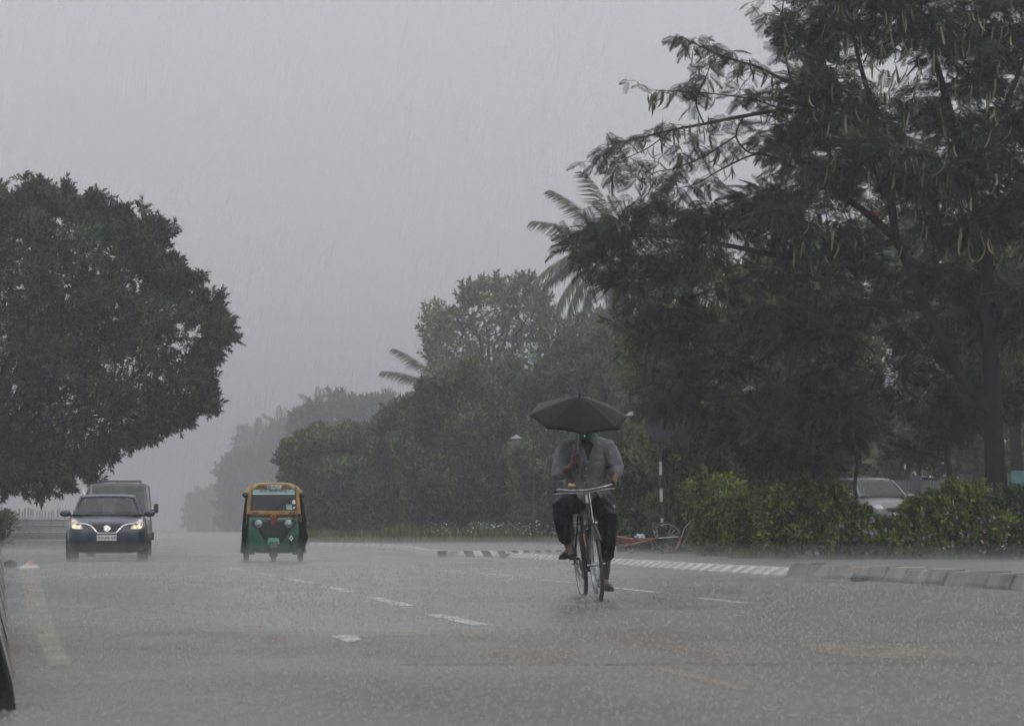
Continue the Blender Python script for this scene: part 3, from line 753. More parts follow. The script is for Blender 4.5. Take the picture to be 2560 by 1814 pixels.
# ---------------------------------------------------------------- palms
def palm_frond_mesh(L, droop, seed, nl=34):
    r = random.Random(seed); V = []; Fq = []
    def at(t): return Vector((0, L * (t - 0.22 * droop * t * t), L * (0.28 * t - droop * t * t)))
    for i in range(nl):
        t = 0.10 + 0.90 * i / (nl - 1); o = at(t); tg = (at(min(1, t + .03)) - at(t - .03)).normalized()
        ln = L * 0.24 * (math.sin(math.pi * (0.12 + 0.80 * t)) ** 0.6) * r.uniform(0.85, 1.1)
        for s in (-1, 1):
            d = (Vector((s * 0.75, 0, -0.35 + r.uniform(-.2, .1))) + tg * 0.62).normalized()
            w = 0.035 + 0.02 * r.random(); sd = d.cross(Vector((0, 0, 1))).normalized() * w
            m1 = o + d * ln * 0.55; e = o + d * ln + Vector((0, 0, -ln * 0.35))
            k = len(V); V += [o + sd * .6, m1 + sd, e, m1 - sd]; Fq.append([k, k + 1, k + 2, k + 3])
    for i in range(8):
        a, b = at(i / 8), at((i + 1) / 8); w = 0.045 * (1 - i / 10)
        k = len(V); V += [a + Vector((w, 0, 0)), a - Vector((w, 0, 0)), b - Vector((w * .8, 0, 0)), b + Vector((w * .8, 0, 0))]; Fq.append([k, k + 1, k + 2, k + 3])
    me = np_mesh('frond', np.array([v[:] for v in V]), np.array(Fq)); me.materials.append(LF['palm']); return me
PF = [palm_frond_mesh(1.0 * 3.6, 0.30, 1), palm_frond_mesh(3.6, 0.62, 2), palm_frond_mesh(3.4, 0.95, 3)]
def palm(px, py, D, fr, label, n=15, scale=1.0, group='coconut palms along the road', gz=0.12):
    top = P(px, py, D); b = Vector((top.x + 0.5, D + 0.4, gz)); t = empty('coconut_palm', b, label=label, cat='palm', group=group)
    bm = BM(); q = [Vector((0, 0, -0.2)), (top - b) * 0.3 + Vector((.12, 0, 0)), (top - b) * 0.65 + Vector((.15, 0, 0)), top - b]
    tube(bm, q, [0.2, 0.16, 0.14, 0.12], 9); fixn(bm); obj('trunk', bm, BARK2, t)
    for i, (az, el, k) in enumerate(fr):
        o = bpy.data.objects.new('frond', PF[k]); link(o, t); o.location = top - b
        o.rotation_euler = (math.radians(el), random.uniform(-.2, .2), math.radians(az)); o.scale = (scale,) * 3
    bm = BM(); bmesh.ops.create_icosphere(bm, subdivisions=2, radius=0.22, matrix=Matrix.Translation(top - b)); obj('crown_heart', bm, BARK2, t)
    return t
# azimuth 90 = towards picture left (local +Y turned to -X), 270 = right, 0 = away
std = lambda: [(a + random.uniform(-12, 12), e + random.uniform(-8, 8), k) for a, e, k in [(90, 5, 1), (60, 35, 0), (120, 40, 0), (0, 70, 0), (180, 60, 0), (270, 5, 1), (300, 35, 0), (240, 30, 0), (100, -25, 2), (70, -35, 2), (260, -28, 2), (290, -30, 2), (150, -5, 1), (210, 0, 1), (30, 5, 1), (330, 0, 1), (180, -30, 2)]]
palm(1556, 636, 205, [(92, 22, 0), (95, 4, 1), (100, -20, 1), (85, -42, 1), (110, -55, 2), (88, 44, 0), (120, 58, 0), (270, 60, 0), (265, 25, 0), (275, -10, 1), (280, -45, 2), (180, 10, 1), (0, 10, 1), (60, 5, 1), (94, -30, 1), (240, 55, 0), (180, -60, 2), (140, -50, 2)], 'tall coconut palm rising behind the pod-hung branches', scale=1.8)
palm(1130, 985, 262, [(92, 20, 0), (88, -8, 1), (95, 40, 0), (80, -35, 1), (100, -60, 2), (70, 65, 0), (270, 30, 0), (260, 0, 1), (180, 20, 1), (0, 20, 1), (110, -25, 1)], 'coconut palm whose fronds arch out left of the mid-height tree', scale=1.75)
palm(640, 1095, 820, std(), 'leftmost faint coconut palm, far down the road', scale=1.75)
palm(700, 1065, 780, std(), 'faint palm just right of the leftmost far palm', scale=1.65)
palm(795, 1025, 620, std(), 'faint palm beside the far tree tops above the rickshaw', scale=1.45)

# ---------------------------------------------------------------- trees of the right-hand row, near to far
tb = lambda px, D, z=0.12: (P(px, 1370, D).x, D, z)
T2 = 'trees beside the road'
# broad-leaved tree with an open top (1070-1380)
c = [(x, y, r, 232 + random.uniform(-4, 4)) for x, y, r in [(1235, 720, 26), (1200, 735, 22), (1270, 735, 26), (1305, 720, 20), (1330, 745, 22), (1350, 770, 24), (1290, 770, 30), (1240, 770, 26), (1175, 742, 14), (1100, 785, 24), (1085, 810, 24), (1125, 815, 30), (1160, 800, 22), (1180, 840, 34), (1100, 850, 28), (1090, 890, 26), (1140, 880, 36), (1210, 880, 36), (1270, 830, 34), (1320, 830, 34), (1365, 800, 18), (1300, 880, 40), (1240, 930, 40), (1170, 930, 40), (1110, 930, 30), (1330, 920, 40), (1290, 970, 44), (1210, 980, 44)]]
tree('broadleaf_tree', 'hazy broad-leaved tree with open clumped top left of the tall palm', 'tree', tb(1230, 232), c, SPR_B, LF['mid'], 34, 1.15, 0.34, group=T2, shell=0.3, fork=0.75, nlimb=12)
c = fill_poly([(1380, 860), (1440, 800), (1500, 790), (1580, 800), (1640, 760), (1700, 820), (1700, 1000), (1400, 1000)], 36, 34, 185, 5, 21)
tree('broadleaf_tree', 'hazy grey green tree under the tall palm fronds', 'tree', tb(1500, 187), c, SPR_B, LF['mid2'], 44, 1.1, 0.25, group=T2, fork=0.6)
# pale-leaved tree mixed in behind the flame tree
c = fill_poly([(1580, 780), (1660, 700), (1760, 640), (1900, 620), (2050, 700), (2150, 800), (2150, 1080), (1600, 1050)], 46, 60, 88, 4, 22)
tree('broadleaf_tree', 'paler broad-leaved tree showing through behind the feathery tree', 'tree', tb(1840, 88), c, SPR_M, LF['bright'], 40, 0.9, 0.2, group=T2, fork=0.5)
c = fill_poly([(2380, 640), (2480, 600), (2600, 600), (2640, 900), (2560, 960), (2400, 900)], 44, 30, 92, 3, 23)
tree('broadleaf_tree', 'yellowish green tree behind the trunk at the right edge', 'tree', tb(2560, 92), c, SPR_M, LF['bright'], 44, 0.9, 0.2, group=T2, fork=0.5)
# the wall of bushy small trees between rickshaw and cyclist
bush = [
 ('bougainvillea', 'tall bougainvillea with pink flower sprays above the umbrella', [(1330, 960), (1400, 900), (1480, 870), (1570, 890), (1660, 900), (1700, 1000), (1690, 1340), (1480, 1345), (1330, 1300)], 30, 84, 150, 4.0, 'mid2', 1500),
 ('bushy_tree', 'rounded bushy tree with drooping shoots left of the umbrella', [(1050, 1010), (1100, 970), (1180, 945), (1260, 950), (1330, 990), (1340, 1150), (1320, 1338), (1060, 1340), (1020, 1120)], 32, 92, 158, 4.0, 'mid', 1190),
 ('bushy_tree', 'dark reddish brown bush between the drooping tree and the low spreading tree', [(950, 1090), (980, 1040), (1040, 1030), (1070, 1100), (1060, 1338), (950, 1338)], 26, 38, 168, 3.5, 'mid2', 1005),
 ('bushy_tree', 'low spreading tree beside and behind the auto rickshaw', [(735, 1140), (770, 1110), (860, 1100), (950, 1090), (1000, 1140), (990, 1336), (860, 1338), (775, 1330), (745, 1200)], 26, 78, 178, 4.0, 'mid', 880),
 ('bushy_tree', 'bush growing directly behind the cyclist', [(1320, 1130), (1420, 1110), (1540, 1100), (1650, 1100), (1660, 1340), (1330, 1342)], 30, 56, 146, 3.0, 'mid', 1500),
 ('bushy_tree', 'leafy bush below the hanging lamp and right of the signboard', [(1660, 1050), (1760, 1030), (1850, 1020), (1930, 1060), (1900, 1180), (1700, 1190)], 30, 36, 80, 2.0, 'bright', 1790),
]
for nm, lab, poly, r, n, D, dD, lm, bx in bush:
    c = fill_poly(poly, r, n, D, dD, len(lab)) + edge_clumps(poly, D, dD * .6, 8, 17, 15, -14, 22, 1330)
    tb_ = tree(nm, lab, 'bush' if nm != 'bougainvillea' else 'bougainvillea', tb(bx, D), c, SPR_M, LF[lm], 56, 0.62 + D / 520, 0.14, group='bushy growth along the verge', fork=0.4, nlimb=6)
    if nm == 'bougainvillea':
        pk = [(1420, 940), (1440, 915), (1470, 905), (1410, 960), (1510, 890), (1465, 940), (1500, 920), (1540, 960), (1460, 975), (1560, 930), (1610, 960), (1590, 990), (1405, 985), (1660, 910)]
        q = leaf_quad((0, 0, 0), (0, 1, 0), (0, 0, 1), 0.09, 0.08)
        T = np.concatenate([np.array(P(x, y, D - 3.8)) + RNG.normal(0, 0.28, (18, 3)) for x, y in pk])
        me = scatter('blossom', np.array([v[:] for v in q]), np.array([[0, 1, 2, 3]]), frames(RNG.normal(size=T.shape), RNG.uniform(0.6, 1.1, len(T))), T)
        obj('blossom', shift_mesh(me, tb_.location), PINK, tb_, kind='stuff')
# far trees fading away down the road
farrow = [
 ('hazy dark tree line clump right of the far palms', [(760, 1060), (800, 1010), (860, 1000), (900, 1040), (960, 1000), (990, 1060), (1000, 1160), (760, 1160)], 28, 40, 500, 860),
 ('pale hazy tree in the rain behind the rickshaw', [(680, 1090), (740, 1050), (800, 1060), (820, 1180), (690, 1210)], 26, 34, 760, 760),
 ('very faint tree left of the rickshaw top', [(600, 1110), (650, 1090), (700, 1080), (720, 1230), (580, 1240)], 24, 34, 950, 650),
 ('faint low tree just left of the rickshaw', [(570, 1180), (620, 1150), (680, 1160), (680, 1320), (560, 1320)], 22, 34, 780, 620),
 ('faintest tree where the road disappears into the rain', [(490, 1270), (540, 1230), (590, 1220), (600, 1330), (480, 1330)], 20, 24, 1200, 540),
]
for i, (lab, poly, r, n, D, bx) in enumerate(farrow):
    c = fill_poly(poly, r, n, D, D * 0.015, 40 + i) + edge_clumps(poly, D, D * .01, 7, 15, 16, -12, 18, 1290)
    tree('far_tree', lab, 'tree', tb(bx, D), c, SPR_B, LF['far'], 34, 1.0 * D / 300, 0.3, group='trees fading into the rain', fork=0.6, nlimb=5)

# ---------------------------------------------------------------- hedge shrubs on the right verge
hedge = [(1700, 1310, 62, 58, 'bright', 'light green shrub beside the heap of wrecked cycles'), (1790, 1290, 62, 78, 'hedge', 'green shrub second from the wrecked cycles'), (1880, 1312, 60, 56, 'hedge', 'green shrub third from the wrecked cycles'),
         (1960, 1286, 60, 82, 'hedge', 'yellowish green shrub in the middle of the hedge'), (2050, 1290, 66, 66, 'hedge', 'tallest yellow green shrub in the hedge, left of the thin trunk'), (2130, 1334, 58, 42, 'hedge', 'green shrub in front of the parked car front wheel'),
         (2222, 1350, 66, 28, 'hedge', 'shrub hiding the lower front of the parked silver car'), (2312, 1326, 62, 50, 'hedge', 'flowering shrub right of the parked silver car'), (2400, 1304, 64, 70, 'hedge', 'flowering shrub left of the big trunk'), (2480, 1334, 60, 44, 'hedge', 'flowering shrub at the foot of the big trunk'), (2570, 1310, 70, 70, 'bright', 'shrub at the right edge beyond the big trunk')]
for i, (x, y, rx, ry, lm, lab) in enumerate(hedge):
    D = (79 if x < 1740 else 70.5 if x < 1840 else 66 if x < 1920 else 63.2) + random.uniform(-.4, .4)
    b = P(x, 1390, D); b.z = 0.12; t = empty('shrub', b, label=lab, cat='shrub', group='hedge shrubs on the verge')
    bm = BM()
    for k in range(7):
        limb(bm, (random.uniform(-.15, .15), random.uniform(-.15, .15), -0.05), (random.uniform(-1, 1) * M(rx, D) * .7, random.uniform(-.5, .5), random.uniform(.5, .9) * M(ry * 2, D)), 0.02, 0.006, 0.02, 4, 0.08, 5)
    obj('stems', fixn(bm), BARK, t)
    cc = []
    zc = b.z + 0.02
    for k in range(19):
        a = random.uniform(0, 6.28); rr = math.sqrt(random.random())
        xx = x + math.cos(a) * rr * rx * 0.9; yy = (y + 16) + math.sin(a) * rr * ry * 0.88
        cc.append((xx, min(yy, 1386), random.uniform(17, 27), D + random.uniform(-.7, .7)))
    for k in range(16):   # loose shoots standing out of the bush
        cc.append((x + random.uniform(-1, 1) * rx, y - ry * random.uniform(.45, 1.25) + 16, random.uniform(6, 13), D + random.uniform(-.7, .5)))
    me = crown_mesh('foliage', cc, SPR_S, 46, 1.05, 'out', 0.3); obj('foliage', shift_mesh(me, b), LF[lm], t, kind='stuff')
    if x > 2110:
        q = leaf_quad((0, 0, 0), (0, 1, 0), (0, 0, 1), 0.075, 0.075)
        n = 33; T = []
        for k in range(n // 3):
            p0 = P(x + random.uniform(-rx, rx), max(y - ry * .8, random.uniform(1270, 1388)), D - random.uniform(.75, 1.15))
            for j in range(3): T.append(p0 + Vector((random.uniform(-.02, .02), random.uniform(-.03, .01), random.uniform(-.02, .02))))
        T = np.array([v[:] for v in T])
        me = scatter('blossom', np.array([v[:] for v in q]), np.array([[0, 1, 2, 3]]), frames(RNG.normal(size=T.shape), RNG.uniform(0.7, 1.2, len(T))), T)
        obj('blossom', shift_mesh(me, b), MAUVE if x < 2560 else WHITEF, t, kind='stuff')

# ---------------------------------------------------------------- grass and low weeds of the verge
def grass_patch(name, label, cat, pts, D0_, D1_, n, h, lm, z=0.12):
    """blades between two distances along a strip given by photo columns"""
    x0, x1 = pts; T = []
    u = RNG.random(n); v = RNG.random(n); D = D0_ + (D1_ - D0_) * v
    X = (x0 + (x1 - x0) * u - CX) / F * D
    T = np.stack([X, D, np.full(n, z)], axis=1)
    d = np.stack([RNG.normal(0, .35, n), RNG.normal(0, .35, n), np.ones(n)], axis=1)
    up = np.stack([RNG.normal(0, 1, n), RNG.normal(0, 1, n), np.zeros(n)], axis=1)
    bv = np.array([[-.035, 0, 0], [.035, 0, 0], [.03, .6, .03], [-.03, .6, .03], [.0, 1., .12], [0.001, 1., .12]]); bf = np.array([[0, 1, 2, 3], [3, 2, 5, 4]])
    me = scatter(name, bv, bf, frames(d, h * RNG.uniform(.5, 1.15, n) * (.75 + .3 * np.sin(X * .9) * np.sin(X * 2.3 + 1) + .25 * np.sin(X * .31 + 2)), up), T)
    o = obj(name, me, lm); tag(o, label, cat, kind='stuff'); return o
grass_patch('verge_grass', 'tall wet grass strip along the verge behind the island', 'grass', (700, 1640), 140, 175, 26000, 0.80, LF['grass'])
grass_patch('verge_grass', 'sparse low grass under the hedge shrubs at right', 'grass', (1820, 2640), 61.6, 63.6, 3500, 0.20, LF['grass'])
grass_patch('verge_grass', 'short grass behind the fence at left', 'grass', (-60, 330), 122, 150, 7000, 0.4, LF['grass'], -0.06)
q = np.array([v[:] for v in leaf_quad((0, 0, 0), (0, 1, 0), (0, 0, 1), 0.085, 0.085)])
n = 230; X = RNG.uniform(1070, 1430, n); Dd = RNG.uniform(138, 146, n)
T = np.stack([(X - CX) / F * Dd, Dd, 0.12 + RNG.uniform(.35, .95, n)], axis=1)
o = obj('verge_flowers', scatter('verge_flowers', q, np.array([[0, 1, 2, 3]]), frames(RNG.normal(size=(n, 3)), RNG.uniform(.7, 1.2, n)), T), WHITEF); tag(o, 'scattered tiny white flowers in the verge grass left of the cyclist', 'flowers', kind='stuff')
# little shrub at the left edge in front of the fence
bl = P(5, 1370, 104); bl.z = -0.06
cc = [(random.uniform(-40, 18), random.uniform(1295, 1350), 16, 104 + random.uniform(-.4, .4)) for _ in range(14)]
t = empty('shrub', bl, label='small yellowish shrub by the fence at the left edge', cat='shrub')
bm = BM()
for k in range(5): limb(bm, (random.uniform(-.2, 0), 0, 0), (random.uniform(-.5, .2), random.uniform(-.2, .2), random.uniform(.6, 1)), 0.02, 0.006)
obj('stems', fixn(bm), BARK, t)
obj('foliage', shift_mesh(crown_mesh('foliage', cc, SPR_S, 40, 1.0), bl), LF['bright'], t, kind='stuff')
# ================================================================== VEHICLES
CHROME = mat('chrome', (0.75, 0.75, 0.76), 0.16, 1.0, var=0)
RUBBER = mat('black_rubber', (0.014, 0.014, 0.015), 0.6, var=0.2, bump=0.2)
BLACKP = mat('black_plastic', (0.012, 0.012, 0.013), 0.4, var=0.15)
DARKIN = mat('dark_interior', (0.02, 0.02, 0.02), 0.8, var=0.1)
STEEL = mat('grey_steel', (0.35, 0.35, 0.36), 0.35, 1.0, var=0.1)
GLASS = glassmat('window_glass', (0.70, 0.76, 0.75), 0.60, 0.2, (0.17, 0.185, 0.18))
GLASSD = glassmat('dark_window_glass', (0.30, 0.33, 0.34), 0.35, 0.2, (0.045, 0.05, 0.055))
WHITEP = mat('white_plate', (0.72, 0.72, 0.70), 0.4, var=0.05)
def lampmat(name, col, estr):
    return mat(name, (0.6, 0.6, 0.6), 0.15, var=0, emit=col, estr=estr)
LAMPON = lampmat('lit_headlamp', (1.0, 0.48, 0.16), 1.5)
LENS = mat('headlamp_lens', (0.42, 0.44, 0.45), 0.10, 0.55, var=0.2, scale=30)
LENSW = mat('headlamp_bright_lens', (0.62, 0.58, 0.50), 0.12, 0.35, var=0.25, scale=22, emit=(1.0, 0.55, 0.22), estr=0.14)

def bvh_of(bm):
    bm.verts.ensure_lookup_table(); return BVHTree.FromBMesh(bm)
def decal(bvh, outline, off=0.006, thick=0.012, cuts=3, holes=None):
    """a panel of given outline (x,z) laid on the front of a body seen along +Y, with thickness"""
    bm = BM(); vs = [bm.verts.new((x, 0, z)) for x, z in outline]; bm.faces.new(vs)
    bmesh.ops.triangulate(bm, faces=bm.faces[:])
    for _ in range(cuts):
        es = [e for e in bm.edges if e.calc_length() > 0.09]
        if not es: break
        bmesh.ops.subdivide_edges(bm, edges=es, cuts=1); bmesh.ops.triangulate(bm, faces=[f for f in bm.faces if len(f.verts) > 3])
    last = 0.0
    for v in bm.verts:
        h = bvh.ray_cast(Vector((v.co.x, -3, v.co.z)), Vector((0, 1, 0)))
        if h[0] is None:
            n = bvh.find_nearest(Vector((v.co.x, last, v.co.z))); v.co.y = n[0].y - off
        else: v.co.y = h[0].y - off
        last = v.co.y
    r = bmesh.ops.extrude_face_region(bm, geom=bm.faces[:])
    for g in r['geom']:
        if isinstance(g, bmesh.types.BMVert): g.co.y += thick
    fixn(bm); return bm
def poly_n(c, r, n=20, sx=1.0): return [(c[0] + math.cos(2 * math.pi * k / n) * r * sx, c[1] + math.sin(2 * math.pi * k / n) * r) for k in range(n)]
def strip2(line, w):
    """outline of a bent band of width w along 2-D points"""
    up, dn = [], []
    for i, p in enumerate(line):
        a = line[max(i - 1, 0)]; b = line[min(i + 1, len(line) - 1)]; dx, dz = b[0] - a[0], b[1] - a[1]; l = math.hypot(dx, dz)
        nx, nz = -dz / l, dx / l; up.append((p[0] + nx * w / 2, p[1] + nz * w / 2)); dn.append((p[0] - nx * w / 2, p[1] - nz * w / 2))
    return up + dn[::-1]
def wheel(parent, c, R=0.30, W=0.19, axis='X', rimc=None):
    c = Vector(c)
    w_ = bpy.data.objects.new('wheel', None); w_.location = c; link(w_, parent)
    bm = BM(); lathe(bm, [(R * .62, -W / 2), (R * .93, -W / 2), (R, -W * .32), (R, W * .32), (R * .93, W / 2), (R * .62, W / 2)], n=28, axis='X'); fixn(bm)
    smooth(obj('tyre', bm, RUBBER, w_))
    bm = BM(); lathe(bm, [(R * .10, -W * .44), (R * .58, -W * .40), (R * .63, -W * .46), (R * .63, W * .46), (R * .58, W * .40), (R * .10, W * .44)], n=20, axis='X'); fixn(bm)
    smooth(obj('rim', bm, rimc or STEEL, w_))
    return w_
def section(y, w, zb, zt, crown=0.03):
    h = zt - zb
    half = [(0.0, zb), (.55 * w, zb), (.85 * w, zb + .02), (.97 * w, zb + .10 * h + .03), (w, zb + .42 * h), (.992 * w, zb + .68 * h), (.965 * w, zb + .88 * h), (.90 * w, zt - .012), (.72 * w, zt + crown * .35), (.38 * w, zt + crown * .8), (0.0, zt + crown)]
    return [(x, y, z) for x, z in half] + [(-x, y, z) for x, z in half[-2:0:-1]]
def panel(parent, name, pts, m, t=0.006, bulge=None):
    """a thin pane from a quad outline (list of 3-D points)"""
    pts = [Vector(p) for p in pts]; n = (pts[1] - pts[0]).cross(pts[-1] - pts[0]).normalized()
    bm = BM(); prism(bm, pts, n * t); fixn(bm); return obj(name, bm, m, parent)
def hatchback(root, paint, st, gh, detail):
    """st: body stations; gh: greenhouse numbers"""
    bm = BM(); loft(bm, [section(*s) for s in st]); fixn(bm)
    bvh = bvh_of(bm); o = smooth(obj('body', bm, paint, root), 35)
    # cabin
    (ay, az, ax), (by, bz, bx), (cy_, cz, cx_), (dy, dz, dx) = gh      # windscreen foot, windscreen head, rear head, tail foot
    bm = BM()
    rings = []
    for y, w_, z0 in ((by - .04, bx - .005, bz - .005), (by + .10, bx + .03, bz + .035), ((by + cy_) / 2, bx + .035, bz + .055), (cy_ - .1, cx_ + .01, cz + .03), (cy_ + .03, cx_ - .02, cz)):
        hf = [(0, z0 - .03), (w_ * .8, z0 - .035), (w_, z0 - .045), (w_ + .005, z0 - .02), (w_ * .93, z0 + .012), (w_ * .6, z0 + .030), (0, z0 + .038)]
        rings.append([(x, y, z) for x, z in hf] + [(-x, y, z) for x, z in hf[-2:0:-1]])
    loft(bm, rings); fixn(bm); smooth(obj('roof', bm, paint, root), 35)
    for s in (-1, 1):
        bm = BM(); tube(bm, [(s * ax, ay, az - .02), (s * (ax * .45 + bx * .55 + .01), ay * .45 + by * .55, az * .45 + bz * .55 + .012), (s * bx, by, bz)], [.036, .034, .034], 8); fixn(bm); smooth(obj('windscreen_pillar', bm, paint, root))
        bm = BM(); tube(bm, [(s * dx, dy, dz), (s * cx_, cy_, cz)], [.06, .05], 8); fixn(bm); smooth(obj('rear_pillar', bm, paint, root))
        my = (by + cy_) / 2 - .05
        bm = BM(); tube(bm, [(s * (ax + .05), my, az - .02), (s * (bx + .02), my, bz)], [.03, .03], 6); fixn(bm); obj('door_pillar', bm, BLACKP, root)
        for y0, y1, z1a, x1a in ((ay + .10, my - .02, None, None), (my + .02, dy - .22, None, None)):
            t0 = max(0, min(1, (y0 - ay) / (by - ay))); 
            if y0 < my: P4 = [(s * (ax + .03), y0, az), (s * (ax + .05), y1, az), (s * (bx + .03), y1, bz - .03), (s * (bx + .01), by + .06, bz - .03)]
            else: P4 = [(s * (ax + .05), y0, az), (s * (ax + .02), y1, az + .02), (s * (cx_ + .02), cy_ - .06, cz - .04), (s * (bx + .03), y0, bz - .03)]
            panel(root, 'side_window', P4 if s > 0 else P4[::-1], GLASSD)
    # windscreen: curved pane
    def pane(name, A, B, m, n=8, bow=0.05):
        bm = BM(); rows = []
        for j in range(5):
            t = j / 4; row = []
            for i in range(n + 1):
                u = -1 + 2 * i / n; x = u * (A[2] + (B[2] - A[2]) * t - .02); y = A[0] + (B[0] - A[0]) * t - bow * (1 - u * u) * (1 if B[0] > A[0] else -1); z = A[1] + (B[1] - A[1]) * t
                row.append(bm.verts.new((x, y, z)))
            rows.append(row)
        for a, b in zip(rows[:-1], rows[1:]):
            for i in range(n): bm.faces.new((a[i], a[i + 1], b[i + 1], b[i]))
        return smooth(obj(name, bm, m, root))
    ws = pane('windscreen', (ay, az, ax), (by - .01, bz - .012, bx), GLASS)
    pane('rear_window', (dy - .02, dz + .06, dx), (cy_, cz - .01, cx_), GLASS, bow=0.03)
    # black scuttle strip and wipers
    bm = BM(); box(bm, (0, ay - .035, az - .004), (ax * 1.9, .10, .03), bev=.006); obj('scuttle_panel', bm, BLACKP, root)
    for x0, x1 in ((-.42, .12), (.14, .62)):
        bm = BM(); tube(bm, [(x0 * ax / .7, ay - .045, az + .03), ((x0 + x1) / 2 * ax / .7, ay - .03, az + .062), (x1 * ax / .7, ay - .035, az + .035)], [.008, .011, .008], 6); fixn(bm); obj('wiper', bm, BLACKP, root)
    # inside
    for s in (-1, 1):
        bm = BM(); box(bm, (s * .36, by + .55, az - .02), (.48, .16, .55), Matrix.Rotation(-.18, 3, 'X'), .05); box(bm, (s * .36, by + .66, az + .30), (.26, .10, .20), Matrix.Rotation(-.1, 3, 'X'), .04); obj('seat', bm, DARKIN, root)
    bm = BM(); box(bm, (0, ay + .25, az - .08), (ax * 1.9, .5, .14), None, .04); obj('dashboard', bm, DARKIN, root)
    bm = BM(); ring(bm, (.36, by + .02, az + .02), (0, -.9, .45), .17, .014, 24, 6); obj('steering_wheel', bm, DARKIN, root)
    bm = BM(); box(bm, (0, by + .02, bz - .10), (.24, .03, .07), None, .012); obj('rear_view_mirror', bm, BLACKP, root)
    for s in (-1, 1):
        mr_ = bpy.data.objects.new('wing_mirror', None); mr_.location = (s * (ax + .13), ay + .16, az + .02); link(mr_, root)
        bm = BM(); bmesh.ops.create_uvsphere(bm, u_segments=14, v_segments=8, radius=1, matrix=Matrix.Translation((s * .07, 0, 0)) @ Matrix.Diagonal((.125, .07, .072, 1))); smooth(obj('mirror_shell', bm, paint, mr_))
        bm = BM(); tube(bm, [(-s * .10, .02, -.05), (s * .0, .01, -.02)], [.028, .03], 8); obj('mirror_stalk', bm, BLACKP, mr_)
    return bvh
BLUE = mat('deep_blue_paint', (0.009, 0.018, 0.050), 0.3, 0.2, var=0.08, scale=3, coat=0.5)
SILVER = mat('silver_paint', (0.17, 0.175, 0.18), 0.4, 0.1, var=0.04, scale=3, coat=0.7)

# ---------------------------------------------------------------- blue hatchback with lit lamps
DC = 69.0
cpos = P(267, 1326, DC); cpos.z = 0.004
car = empty('hatchback_car', cpos, math.radians(6.6), 'deep blue hatchback driving towards the camera with both headlamps lit', 'car')
st = [(0.00, .64, .30, .60, .02), (.05, .74, .22, .70, .02), (.16, .81, .185, .785, .025), (.34, .845, .175, .835, .035), (.65, .862, .17, .905, .045), (1.02, .872, .17, .975, .04), (1.6, .874, .18, .99, .02), (2.6, .874, .19, 1.0, .02), (3.4, .868, .20, 1.02, .02), (3.75, .84, .25, 1.0, .02), (3.95, .76, .34, .92, .02)]
bv = hatchback(car, BLUE, st, ((1.02, 1.005, .715), (1.62, 1.385, .575), (3.15, 1.40, .56), (3.72, 1.04, .68)), None)
for s in (-1, 1):
    hl = [(.765, .72), (.785, .82), (.755, .905), (.70, .90), (.62, .845), (.55, .77), (.505, .695), (.60, .685), (.70, .695)]
    h = obj('headlight', decal(bv, [(s * x, z) for x, z in hl], .010, .02), LENSW, car)
    obj('lit_bulb', decal(bv, poly_n((s * .70, .745), .047, 14), .018, .01, 1), LAMPON, h)
    obj('lit_bulb', decal(bv, poly_n((s * .60, .725), .028, 12), .018, .01, 1), LAMPON, h)
    fg = [(.80, .44), (.74, .46), (.60, .40), (.48, .28), (.56, .255), (.72, .30)]
    obj('bumper_vent', decal(bv, [(s * x, z) for x, z in fg], .006, .012), BLACKP, car)
    obj('bumper_lip', decal(bv, strip2([(s * .42, .235), (s * .56, .262), (s * .70, .29), (s * .785, .33)], .022), .012, .015), BLUE, car)
gr = [(-.44, .795), (-.34, .765), (-.26, .69), (-.19, .618), (.19, .618), (.26, .69), (.34, .765), (.44, .795), (.22, .815), (-.22, .815)]
g_ = obj('grille', decal(bv, gr, .007, .012), BLACKP, car)
for k in range(4):
    zz = .65 + k * .04; hw = .20 + (zz - .62) * .95
    obj('grille_bar', decal(bv, strip2([(-hw, zz), (0, zz), (hw, zz)], .009), .012, .006, 3), DARKIN, g_)
obj('chrome_strip', decal(bv, strip2([(-.60, .812), (-.46, .80), (-.345, .765), (-.265, .685), (-.195, .605), (0, .603), (.195, .605), (.265, .685), (.345, .765), (.46, .80), (.60, .812)], .026), .018, .02, 4), CHROME, car)
obj('chrome_strip', decal(bv, [(-.205, .588), (.205, .588), (.205, .618), (-.205, .618)], .030, .02, 2), CHROME, car)
# emblem: angular S
es = [(.075, .035), (.0, .075), (-.078, .030), (-.012, -.012), (-.04, -.028), (-.075, -.030), (-.075, -.036), (.0, -.077), (.078, -.030), (.012, .012), (.04, .028)]
em = [(-.075, .028), (-.005, .072), (.075, .030), (.048, .013), (-.003, .040), (-.022, .028), (.075, -.026), (.005, -.070), (-.075, -.028), (-.048, -.012), (.003, -.040), (.022, -.028)]
obj('emblem', decal(bv, [(x, .705 + z) for x, z in em], .020, .012, 0), CHROME, car)
pl = obj('number_plate', decal(bv, [(-.215, .440), (.215, .440), (.215, .560), (-.215, .560)], .024, .014, 2), WHITEP, car)
yp = min(v.co.y for v in pl.data.vertices)
tm = text_mesh('OD 02AB 1225', .068); tm.transform(Matrix.Translation((0, yp - .006, .498)) @ Matrix.Rotation(math.pi / 2, 4, 'X')); obj('plate_lettering', tm, BLACKP, pl)
for v in pl.data.vertices:            # the plate is flat
    v.co.y = yp if v.co.y < yp + .010 else yp + .012
obj('lower_grille', decal(bv, [(-.46, .235), (-.40, .43), (.40, .43), (.46, .235), (.2, .215), (-.2, .215)], .005, .012), BLACKP, car)
bm = BM(); tube(bm, [(-.52, 2.9, 1.43), (-.56, 3.05, 1.56), (-.57, 3.10, 1.60)], [.022, .016, .006], 6); obj('roof_aerial', bm, WHITEP, car)
